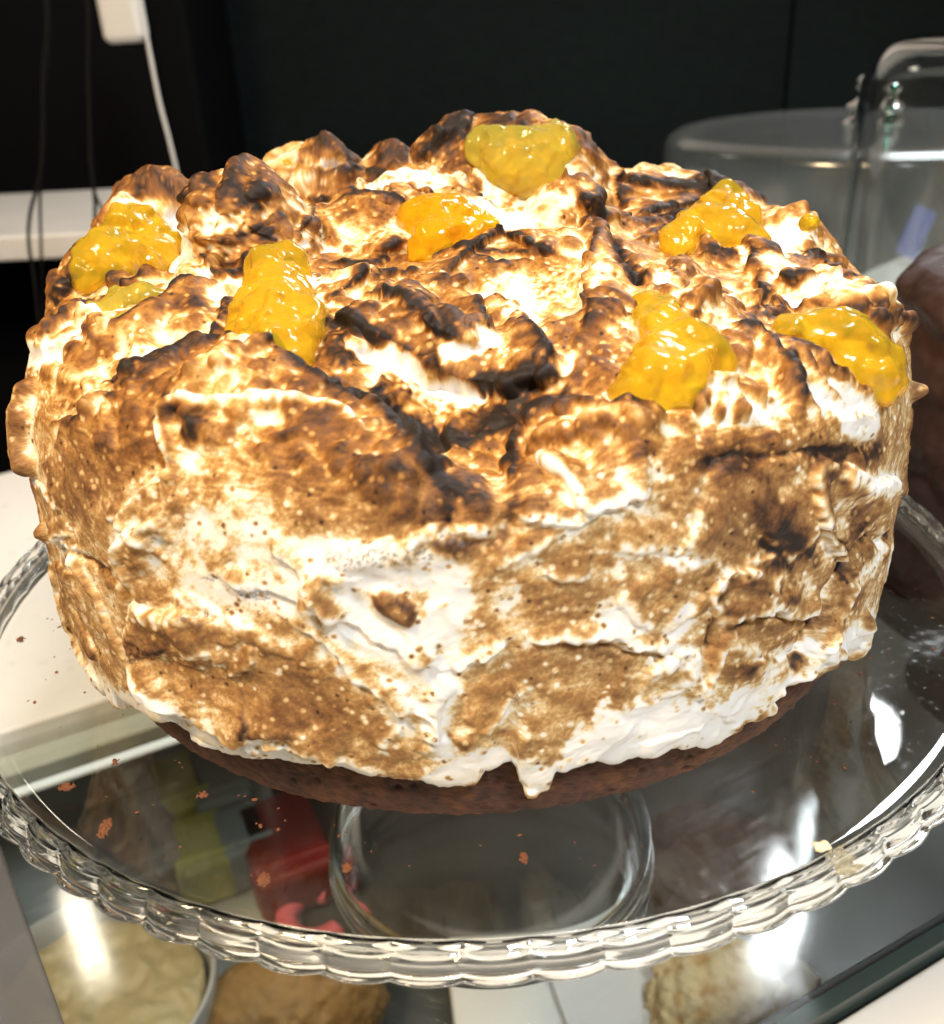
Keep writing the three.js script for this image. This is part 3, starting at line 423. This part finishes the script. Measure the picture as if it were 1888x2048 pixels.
const pane = new THREE.MeshPhysicalMaterial({ color: rgb(0.97, 0.985, 0.98), roughness: 1, roughnessMap: smudge, transmission: 1, thickness: 0, ior: 1.52 });
const edgeGlass = new THREE.MeshPhysicalMaterial({ color: rgb(0.045, 0.065, 0.058), roughness: 0.15 });
const caseMat = new THREE.MeshStandardMaterial({ color: rgb(0.1, 0.11, 0.11), roughness: 0.6 });
const frameMat = new THREE.MeshStandardMaterial({ color: rgb(0.55, 0.56, 0.55), roughness: 0.35, metalness: 0.7 });
{
  const t = thing('display_case', 'glass topped display case holding the cake stand and other bakes', 'display case');
  const sheet = new THREE.BoxGeometry(2.4, 0.008, NB - NA - 0.012); 
  mesh('glass_top', placed(sheet, 0.2, (NA + NB) / 2, -0.004), pane, t);
  mesh('glass_edge', placed(new THREE.BoxGeometry(2.4, 0.0085, 0.0055), 0.2, NB - 0.003, -0.004), edgeGlass, t);
  mesh('frame_rail', placed(box(2.4, 0.02, 0.008), 0.2, NB - 0.0105, -0.02), caseMat, t);
  mesh('frame_rail', placed(box(2.4, 0.01, 0.016), 0.2, NA + 0.009, -0.0145), new THREE.MeshStandardMaterial({ color: rgb(0.5, 0.51, 0.44), roughness: 0.3 }), t);
  mesh('added_strip_light', placed(new THREE.BoxGeometry(1.6, 0.004, 0.012), 0.1, NA + 0.009, -0.022), new THREE.MeshStandardMaterial({ color: rgb(0.5, 0.5, 0.45), emissive: rgb(1, 0.95, 0.82), emissiveIntensity: 1 }), t);  // strip lamp added to brighten the dim shelf contents
  const L = new THREE.RectAreaLight(rgb(1, 0.95, 0.82), 3.6, 1.6, 0.012), lp = uw(0.1, NA + 0.009, -0.0255); L.position.copy(lp); L.lookAt(lp.clone().add(V(W.x * 0.25, -1, W.z * 0.25))); L.rotateZ(0); L.name = 'added_case_light'; scene.add(L);  // area light of the added strip, lifts the packets and scone
  mesh('shelf', placed(box(2.4, 0.012, 0.54), 0.2, -0.15, -0.206), new THREE.MeshStandardMaterial({ color: rgb(0.055, 0.056, 0.052), roughness: 0.35 }), t);
  mesh('back_panel', placed(box(2.4, 0.2, 0.012), 0.2, -0.43, -0.11), new THREE.MeshStandardMaterial({ color: rgb(0.3, 0.31, 0.3), roughness: 0.5 }), t);
}
{
  const p = (u, w) => { const q = uw(u, w, 0); return [q.x, q.z]; };
  struct(mesh('white_counter', slab([p(-1.3, -0.43), p(-1.3, NA - 0.002), p(1.6, NA - 0.002), p(1.6, -0.655)], -0.04, 0.002, 0.002), whiteTop));
  struct(mesh('front_ledge', slab([p(-1.3, NB + 0.001), p(-1.3, 0.6), p(1.6, 0.6), p(1.6, NB + 0.001)], -0.05, -0.006, 0.002), whiteTop));
}
struct(mesh('floor', new THREE.BoxGeometry(8, 0.05, 6).translate(0, -1.05, 0), new THREE.MeshStandardMaterial({ color: rgb(0.06, 0.055, 0.05), roughness: 0.7 })));
struct(mesh('ceiling', new THREE.BoxGeometry(8, 0.05, 6).translate(0, 1.75, 0), new THREE.MeshStandardMaterial({ color: rgb(0.55, 0.53, 0.5), roughness: 0.9 })));
for (const [n, w, h, d, x, z] of [['left_wall', 0.06, 2.9, 6, -2.6, 0], ['right_wall', 0.06, 2.9, 6, 2.6, 0], ['front_wall', 5.2, 2.9, 0.06, 0, 2.6]]) struct(mesh(n, new THREE.BoxGeometry(w, h, d).translate(x, 0.37, z), new THREE.MeshStandardMaterial({ color: rgb(0.45, 0.42, 0.38), roughness: 0.9 })));
struct(mesh('upper_wall', new THREE.BoxGeometry(5.2, 1.15, 0.05).translate(0, 1.14, -1.5), new THREE.MeshStandardMaterial({ color: rgb(0.78, 0.73, 0.7), roughness: 0.9 })));
// dark wall in tall boards
{
  const w = new THREE.Group(); w.name = 'back_wall'; scene.add(w); struct(w);
  const wallTex = canvasTex(512, 512, (u, v) => { const k = 0.12 + 0.03 * fbm(u * 4, v * 4, 2, 4) + 0.012 * noise(u * 160, v * 160, 1); return [k * 0.72, k, k * 0.98]; });
  const wm = new THREE.MeshPhysicalMaterial({ color: 0xffffff, map: wallTex, roughness: 0.8, specularIntensity: 0.3 });
  const seam = atZ(1546, 100, -1.6).x;
  mesh('wall_panel', box(4 + seam - 0.003, 2.8, 0.04).translate((seam - 0.003 - 4) / 2, 0.35, -1.62), wm, w);
  mesh('wall_panel', box(4 - seam - 0.003, 2.8, 0.04).translate((seam + 0.003 + 4) / 2, 0.35, -1.62), wm, w);
  mesh('wall_backing', new THREE.BoxGeometry(8, 2.8, 0.02).translate(0, 0.35, -1.66), new THREE.MeshStandardMaterial({ color: 0x151515 }), w);
}
const black = new THREE.MeshPhysicalMaterial({ color: rgb(0.004, 0.004, 0.004), roughness: 0.75, specularIntensity: 0.15 });
{
  const x1 = atZ(383, 150, -1.25).x;
  const t = thing('black_cabinet', 'tall black cabinet at the left in front of the dark wall', 'cabinet', [x1 - 0.5, -1, -1.4]);
  mesh('cabinet_body', box(1, 2.6, 0.3, 0.01).translate(0, 1.3, 0), black, t);
  mesh('cabinet_door', box(0.94, 2.5, 0.02, 0.004).translate(-0.02, 1.3, 0.161), new THREE.MeshPhysicalMaterial({ color: rgb(0.004, 0.004, 0.005), roughness: 0.7, specularIntensity: 0.15 }), t);
}
{
  const a = atZ(0, 463, -0.75), b = atZ(214, 448, -0.75);
  const t = thing('white_shelf', 'white shelf behind the left side of the cake with dark cables in front', 'shelf', [b.x - 0.3, a.y, -0.75]);
  mesh('shelf_board', box(0.6, 0.026, 0.3, 0.004).translate(0, -0.013, -0.15), whiteTop, t);
  mesh('shelf_support', box(0.5, 1.1, 0.02, 0.004).translate(-0.05, -0.58, -0.2), black, t);
}
{
  const p = atZ(250, 84, -0.8), t = thing('white_adapter', 'white power adapter hanging at the top left with a thin white cable', 'adapter', p.toArray());
  const wm = new THREE.MeshPhysicalMaterial({ color: rgb(0.78, 0.76, 0.72), roughness: 0.35 });
  mesh('adapter_body', box(0.041, 0.12, 0.03, 0.009, 5).translate(0, 0.06, 0), wm, t);
  mesh('plug', box(0.012, 0.01, 0.01, 0.002).translate(0.002, -0.0055, 0), black, t);
  const c = [[272, -20], [281, 40], [296, 120], [312, 200], [330, 270], [348, 345], [372, 450]].map(([x, y]) => atZ(x, y, -0.775).sub(p));
  mesh('cable', new THREE.TubeGeometry(new THREE.CatmullRomCurve3(c), 80, 0.0019, 8), wm, t);
  mesh('hanging_cord', new THREE.CylinderGeometry(0.0022, 0.0022, 0.7, 10).translate(0, 0.468, 0), wm, t);
}
const cableMat = new THREE.MeshPhysicalMaterial({ color: rgb(0.006, 0.0055, 0.005), roughness: 0.7, specularIntensity: 0.25 });
[[[88, -20], [84, 150], [80, 330], [58, 420], [56, 480], [66, 540], [80, 700]], [[92, -20], [84, 200], [78, 380], [80, 480], [84, 620], [88, 760]], [[168, -20], [172, 150], [178, 320], [186, 400], [184, 470], [190, 560]], [[172, 300], [186, 380], [206, 420], [226, 470]]].forEach((c, i) => {
  const m = mesh('black_cable', new THREE.TubeGeometry(new THREE.CatmullRomCurve3([...(i < 3 ? [atZ(c[0][0], c[0][1], -0.55 - 0.01 * i).add(V(0, 0.7, 0))] : []), ...c.map(([x, y]) => atZ(x, y, -0.55 - 0.01 * i))], false, 'centripetal'), 120, [0.0016, 0.0013, 0.0016, 0.0013][i], 8), cableMat);
  tag(m, ['leftmost black cable, bowed outwards in front of the white shelf', 'second black cable from the left, hanging straight', 'black cable hanging nearest the cake', 'short black cable slanting across the right end of the shelf'][i], 'cable', 'black cables hanging at the left');
});
// ---------------------------------------------------------------- glass domes and the chocolate cake at the right
const thinGlass = new THREE.MeshPhysicalMaterial({ color: rgb(0.97, 0.985, 0.985), roughness: 0.02, transmission: 1, thickness: 0.003, ior: 1.47 });
const shell = (outer, wall) => { const c = new THREE.CatmullRomCurve3(outer.map(([r, y]) => V(r, y, 0)), false, 'centripetal').getPoints(90); const out = c.map((p) => [p.x, p.y]); const inn = c.map((p, i) => { const a = c[Math.max(0, i - 1)], b = c[Math.min(c.length - 1, i + 1)], dx = b.x - a.x, dy = b.y - a.y, l = Math.hypot(dx, dy); return [Math.max(0.0006, p.x + dy / l * wall), p.y - dx / l * wall]; }).reverse(); return [...out, ...inn].reverse(); };
{
  const top = 0.205, R = 0.153, t = thing('glass_dome', 'wide low clear glass dome with a beaded knob behind the cake at the right', 'dome', [0.32, 0.003, -0.52]);
  mesh('dome_wall', revolve(shell([[0.0008, top], [R - 0.03, top - 0.001], [R - 0.009, top - 0.003], [R - 0.002, top - 0.008], [R, top - 0.016], [R, top - 0.06], [R, 0.08], [R, 0]], 0.003), 160), new THREE.MeshPhysicalMaterial({ color: rgb(0.93, 0.95, 0.94), roughness: 0.16, transmission: 1, thickness: 0, ior: 1.6 }), t);
  mesh('knob', new THREE.LatheGeometry(outlineOpen([[0.0004, 0.052], [0.008, 0.05], [0.0125, 0.042], [0.009, 0.034], [0.0075, 0.031], [0.012, 0.026], [0.0195, 0.02], [0.014, 0.014], [0.0165, 0.008], [0.022, 0.004], [0.0004, 0.003]]), 48).scale(0.85, 0.72, 0.85).translate(0, top - 0.002, 0), glass, t);
}
function outlineOpen(p) { return new THREE.CatmullRomCurve3(p.map(([r, y]) => V(r, y, 0)), false, 'centripetal').getPoints(80).map((q) => new THREE.Vector2(Math.max(q.x, 0.0004), q.y)); }
{
  const R = 0.0745, top = 0.276, t = thing('glass_dome', 'tall clear glass dome with a flat pale top at the right edge', 'dome', [0.288, 0.003, -0.25]);
  mesh('dome_wall', revolve(shell([[0.0008, top], [R - 0.022, top - 0.001], [R - 0.011, top - 0.005], [R - 0.002, top - 0.018], [R, top - 0.034], [R, 0.12], [R, 0]], 0.0035), 160), thinGlass, t);
}
{
  const t = thing('blue_cloth', 'small folded blue cloth behind the glass domes', 'cloth', onPlane(1745, 515, 0.003).toArray());
  const g = new THREE.PlaneGeometry(0.032, 0.06, 30, 30), p = g.attributes.position; for (let i = 0; i < p.count; i++) p.setZ(i, 0.012 * noise(p.getX(i) * 22, p.getY(i) * 9, 4));
  mesh('cloth_sheet', g.rotateX(-0.25).rotateZ(-0.45).translate(0.01, 0.036, 0), new THREE.MeshStandardMaterial({ color: rgb(0.03, 0.08, 0.42), roughness: 0.8, side: THREE.DoubleSide }), t);
}
{
  const a = atZ(1783, 640, -0.08), top = atZ(1800, 535, -0.08).y, R = 0.075, cx = a.x + R;
  const t = thing('chocolate_cake', 'dark chocolate frosted cake cut off by the right edge', 'cake', [cx, 0.068, -0.08]);
  const H = top - 0.068, g = nets((x, y, z) => { const r = Math.hypot(x, z), th = Math.atan2(x, z), w = 0.0022 * fbm(x * 40, y * 55, z * 40, 3) + 0.0007 * fbm(x * 260, y * 260, z * 260, 2) + 0.0012 * Math.sin(y * 240 + 2 * noise(th * 2, y * 20, 1)); const dx = r - (R - 0.012) , dy = Math.abs(y - H / 2) - (H / 2 - 0.012); return Math.hypot(Math.max(dx, 0), Math.max(dy, 0)) + Math.min(Math.max(dx, dy), 0) - 0.012 + w; }, V(-R - 0.006, -0.006, -R - 0.006), V(R + 0.006, H + 0.006, R + 0.006), 0.0016);
  mesh('frosting', g, new THREE.MeshPhysicalMaterial({ color: rgb(0.042, 0.02, 0.015), roughness: 0.62, specularIntensity: 0.6 }), t);
  const s = thing('black_stand', 'black stand under the chocolate cake at the right edge', 'cake stand', [cx, 0, -0.08]);
  mesh('plate', new THREE.CylinderGeometry(0.082, 0.078, 0.008, 80).translate(0, 0.0625, 0), black, s);
  mesh('pedestal', new THREE.LatheGeometry(outlineOpen([[0.012, 0.0584], [0.011, 0.04], [0.018, 0.015], [0.045, 0.004], [0.046, 0.0025], [0.0004, 0.0025]]), 60), black, s);
}
// ---------------------------------------------------------------- inside the case
const rough = (c, r = 0.6) => new THREE.MeshPhysicalMaterial({ color: rgb(...c), roughness: r });
function packet(x0, y0, x1, y1, wide, c, label, h = -0.165, name = 'paper_packet', cat = 'packet') {
  const a = onPlane(x0, y0, h), b = onPlane(x1, y1, h), d = b.clone().sub(a), L = d.length(), t = thing(name, label, cat, a.clone().add(b).multiplyScalar(0.5).setY(-0.1995).toArray(), cat === 'packet' ? 'packets on the case shelf' : undefined);
  t.rotation.y = Math.atan2(-d.z, d.x); mesh('wrapper', box(L, 0.035, wide * 0.78, 0.006, 4).translate(0, 0.0175, 0), rough(c, 0.4), t); mesh('wrapper_band', box(L * 0.16, 0.0365, wide * 0.78 + 0.0015, 0.006, 4).translate(L * 0.3, 0.0175, 0), rough(c.map((v) => Math.min(0.9, v * 1.25)), 0.35), t);
}
packet(335, 1475, 372, 1578, 0.045, [0.5, 0.5, 0.1], 'yellow green packet in the back row under the glass');
packet(378, 1592, 402, 1700, 0.045, [0.46, 0.49, 0.14], 'yellow green packet in the front row under the glass');
packet(405, 1460, 440, 1570, 0.05, [0.3, 0.34, 0.33], 'pale grey packet in the back row under the glass');
packet(455, 1575, 485, 1670, 0.05, [0.26, 0.32, 0.33], 'blue grey packet in the front row under the glass');
packet(230, 1560, 290, 1720, 0.07, [0.22, 0.23, 0.24], 'large dull grey packet left of the yellow green packets');
packet(520, 1560, 585, 1715, 0.065, [0.2, 0.016, 0.014], 'dark red carton under the plate left of the foot', -0.165, 'red_carton', 'carton');
{
  const p = onPlane(618, 1790, -0.19), t = thing('pink_ring', 'pink ring shaped sweet under the plate left of the foot', 'sweet', [p.x, -0.1995, p.z]);
  mesh('ring', new THREE.TorusGeometry(0.018, 0.007, 16, 40, 4.4).rotateX(-Math.PI / 2).rotateY(1.2).translate(0, 0.0068, 0), rough([0.8, 0.16, 0.2], 0.4), t);
}
{
  const p = onPlane(190, 1960, -0.15), t = thing('serving_bowl', 'white rimmed bowl with pale yellow filling at the lower left', 'bowl', [p.x, -0.1995, p.z]); t.scale.setScalar(0.68);
  mesh('bowl_wall', new THREE.LatheGeometry(outlineOpen([[0.0004, 0.004], [0.05, 0.004], [0.075, 0.03], [0.088, 0.085], [0.091, 0.088], [0.092, 0.084], [0.079, 0.028], [0.052, 0], [0.0004, 0]]), 90), rough([0.45, 0.45, 0.42], 0.25), t);
  const g = new THREE.CircleGeometry(0.082, 60).rotateX(-Math.PI / 2), m = nets((x, y, z) => Math.max(y - 0.012 - 0.008 * fbm(x * 30, 1, z * 30, 3), Math.hypot(x, z) - 0.081, -y - 0.01), V(-0.09, -0.014, -0.09), V(0.09, 0.03, 0.09), 0.003);
  mesh('filling', m.translate(0, 0.058, 0), rough([0.36, 0.3, 0.16], 0.5), t); g.dispose();
}
{
  const p = onPlane(560, 1975, -0.17), t = thing('brown_loaf', 'dark golden brown loaf under the glass below the plate rim', 'loaf', [p.x, -0.1995, p.z]); t.scale.setScalar(0.72);
  t.rotation.y = 0.3;
  mesh('loaf_crust', nets((x, y, z) => (Math.hypot(x / 0.075, (y - 0.03) / 0.05, z / 0.05) - 1) * 0.05 + 0.003 * fbm(x * 60, y * 60, z * 60, 3), V(-0.085, 0, -0.06), V(0.085, 0.09, 0.06), 0.002), rough([0.26, 0.14, 0.035], 0.6), t);
}
{
  const H = -0.184, a = onPlane(870, 1850, H), b = onPlane(1490, 1812, H), c = onPlane(1610, 1912, H), d = onPlane(1500, 2100, H), e = onPlane(900, 2100, H);
  const t = thing('paper_lined_tray', 'white paper lined tray under the glass at the lower right', 'tray');
  mesh('tray_base', slab([[a.x, a.z], [b.x, b.z], [c.x, c.z], [d.x, d.z], [e.x, e.z]], H - 0.0155, H, 0.002), rough([0.78, 0.75, 0.7], 0.5), t);
  mesh('paper_fold', slab([[a.x + 0.055, a.z + 0.01], [b.x - 0.02, b.z + 0.006], [d.x - 0.03, d.z], [a.x + 0.07, e.z]], H + 0.001, H + 0.004, 0.0005), rough([0.8, 0.76, 0.71], 0.7), t);
  
  const p = onPlane(1400, 1985, H), s = thing('golden_scone', 'golden brown scone on the white tray at the bottom right', 'scone', [p.x, H + 0.004, p.z]);
  const g = nets((x, y, z) => (Math.hypot(x / 0.036, (y - 0.006) / 0.028, z / 0.036) - 1) * 0.03 + 0.0045 * fbm(x * 55, y * 55, z * 55, 3) + 0.001 * fbm(x * 260, y * 260, z * 260, 2), V(-0.045, -0.004, -0.045), V(0.045, 0.042, 0.045), 0.0012), q = g.attributes.position, cc = new Float32Array(q.count * 3);
  for (let i = 0; i < q.count; i++) { const k = 0.5 + 0.5 * fbm(q.getX(i) * 60, q.getY(i) * 60, q.getZ(i) * 60, 3), m = ss(0.55, 0.85, k); cc[i * 3] = mix(0.88, 0.66, m); cc[i * 3 + 1] = mix(0.66, 0.38, m); cc[i * 3 + 2] = mix(0.34, 0.12, m); }
  g.setAttribute('color', new THREE.BufferAttribute(cc, 3));
  mesh('scone_body', g, new THREE.MeshStandardMaterial({ vertexColors: true, roughness: 0.8 }), s);
}
{
  const h = -0.198, q = [[-60, 1380], [260, 1395], [520, 1500], [610, 1900], [330, 2060], [-120, 1900]].map(([x, y]) => onPlane(x, y, h));
  const t = thing('grey_board', 'grey board lining the case shelf under the coloured packets', 'board');
  mesh('board_sheet', slab(q.map((p) => [p.x, p.z]), -0.1996, -0.1985, 0.0003), rough([0.46, 0.49, 0.46], 0.5), t);
  for (const o of scene.children) if (o.userData.category === 'packet' || ['carton', 'sweet', 'bowl', 'loaf'].includes(o.userData.category)) o.position.y += 0.0012;
  const c = onPlane(1405, 1665, -0.17), s = thing('chocolate_tart', 'dark brown tart under the right side of the glass plate', 'tart', [c.x, -0.1995, c.z]);
  mesh('tart_shell', nets((x, y, z) => { const th = Math.atan2(x, z), r = Math.hypot(x, z); return Math.max(r - 0.045 - 0.0015 * Math.cos(th * 22) - y * 0.25, y - 0.022, -y) + 0.0006 * noise(x * 200, y * 200, z * 200); }, V(-0.056, -0.002, -0.056), V(0.056, 0.026, 0.056), 0.0014), rough([0.04, 0.018, 0.01], 0.9), s);
  mesh('tart_filling', nets((x, y, z) => Math.max(Math.hypot(x, z) - 0.042, y - 0.0035 - 0.002 * fbm(x * 70, 2, z * 70, 3), -y), V(-0.046, -0.002, -0.046), V(0.046, 0.009, 0.046), 0.0014).translate(0, 0.0222, 0), rough([0.04, 0.012, 0.008], 0.7), s);
}
// clear acrylic holder at the lower left, nearer than the plate
{
  const h = 0.05, q = [[-120, 1500], [0, 1655], [128, 2012], [100, 2100], [-200, 2100]].map(([x, y]) => onPlane(x, y, h));
  const t = thing('acrylic_holder', 'clear plastic holder with a slanting edge at the lower left corner', 'holder');
  mesh('acrylic_sheet', slab(q.map((p) => [p.x, p.z]), h - 0.006, h, 0.001), new THREE.MeshPhysicalMaterial({ color: rgb(0.5, 0.51, 0.54), roughness: 0.25, transmission: 0.85, thickness: 0 }), t);
  const a = q[1], b = q[2], m = a.clone().add(b).multiplyScalar(0.5);
  mesh('acrylic_foot', box(0.006, h - 0.006, a.distanceTo(b) * 0.8, 0.001).rotateY(Math.atan2(b.x - a.x, b.z - a.z)).translate(m.x - 0.02, (h - 0.006) / 2 + 0.0005, m.z), new THREE.MeshPhysicalMaterial({ color: rgb(0.85, 0.86, 0.9), roughness: 0.2, transmission: 0.8, thickness: 0 }), t);
}
// ---------------------------------------------------------------- crumbs and smears on the plate
const crumbMat = rough([0.17, 0.058, 0.022], 0.9);
[[130, 1541, 13, 7], [205, 1622, 10, 17], [225, 1491, 6, 6], [396, 1556, 8, 5], [516, 1722, 11, 11], [679, 1699, 9, 9], [1026, 1680, 7, 9], [40, 1252, 6, 6]].forEach(([x, y, a, b], i) => {
  const p = onPlane(x, y, 0.1322), m = pxSize(p), g = nets((u, v, w) => (Math.hypot(u / a, v / (0.5 * Math.min(a, b)), w / (b * 1.3)) - 1) * Math.min(a, b) * 0.6 + 3.2 * fbm(u * 0.12 + i * 7, v * 0.12, w * 0.12, 2), V(-a * 1.7, -a, -b * 2), V(a * 1.7, a, b * 2), Math.min(a, b) / 6).scale(m, m, m);
  const c = mesh('cake_crumb', g, crumbMat); c.position.copy(p);
  tag(c, ['largest flat brown crumb near the left rim of the plate', 'long brown crumb below the largest left crumb', 'tiny brown crumb left of the crust on the plate', 'small crumb over the yellow green packet', 'orange brown crumb left of the foot on the plate', 'crumb on the left edge of the foot ring', 'small crumb in front of the crust centre', 'tiny red brown crumb by the far left rim'][i], 'crumb', 'crumbs on the glass plate');
});
[[1646, 1693, 30, 12], [1610, 1657, 16, 8]].forEach(([x, y, a, b], i) => {
  const p = onPlane(x, y, 0.1328), m = pxSize(p), g = nets((u, v, w) => (Math.hypot(u / a, v / 5, w / (b * 1.4)) - 1) * 5 + 3 * fbm(u * 0.07 + i * 5, v * 0.1, w * 0.07, 3), V(-a * 1.6, -9, -b * 2.4), V(a * 1.6, 9, b * 2.4), 1.4).scale(m, m, m);
  const c = mesh('cream_smear', g, rough([0.8, 0.7, 0.48], 0.6)); c.position.copy(p);
  tag(c, ['larger pale cream smear on the right of the plate', 'small pale cream smear beside the larger one at the right'][i], 'smear');
});
{
  const one = new THREE.IcosahedronGeometry(1, 1), list = [];
  for (let i = 0; i < 90; i++) { const a = (rnd() - 0.5) * 3.4, r = 0.122 + 0.022 * rnd() ** 1.5, k = 0.00018 + 0.00035 * rnd() ** 3; list.push(one.clone().scale(k * (1 + rnd()), k * 0.6, k).rotateY(rnd() * 6).translate(r * Math.sin(a), 0.1322 + ss(0.13, 0.146, r) * 0.0006 + k * 0.4, r * Math.cos(a))); }
  const m = mesh('fine_crumbs', mergeGeometries(list), crumbMat); m.userData = { label: 'fine brown crumb dust scattered on the glass plate round the cake', category: 'crumbs', kind: 'stuff' };
}
// twin tube lamp whose image stands in the glass at the lower left
{
  const d0 = ray(195, 1920), az = Math.atan2(d0.x, -d0.z) , t = thing('tube_lamp', 'twin white tube lamp above the counter at the left', 'lamp', [EYE.x + Math.sin(az) * 1.48, 1.16, EYE.z - Math.cos(az) * 1.48]);
  t.rotation.y = -az;
  for (const s of [-1, 1]) mesh('lamp_tube', new THREE.CapsuleGeometry(0.008, 0.22, 6, 16).rotateX(Math.PI / 2).translate(s * 0.013, 0, 0), new THREE.MeshStandardMaterial({ color: 0x222222, emissive: rgb(1, 0.9, 0.72), emissiveIntensity: 14 }), t);
  mesh('lamp_housing', box(0.07, 0.02, 0.27, 0.004).translate(0, 0.03, 0), frameMat, t);
  const L = new THREE.RectAreaLight(rgb(1, 0.9, 0.72), 6, 0.045, 0.22); L.position.copy(t.position); L.position.y -= 0.012; L.rotation.set(-Math.PI / 2, 0, -az); L.name = 'tube_light'; scene.add(L);
}

renderer.render(scene, camera);
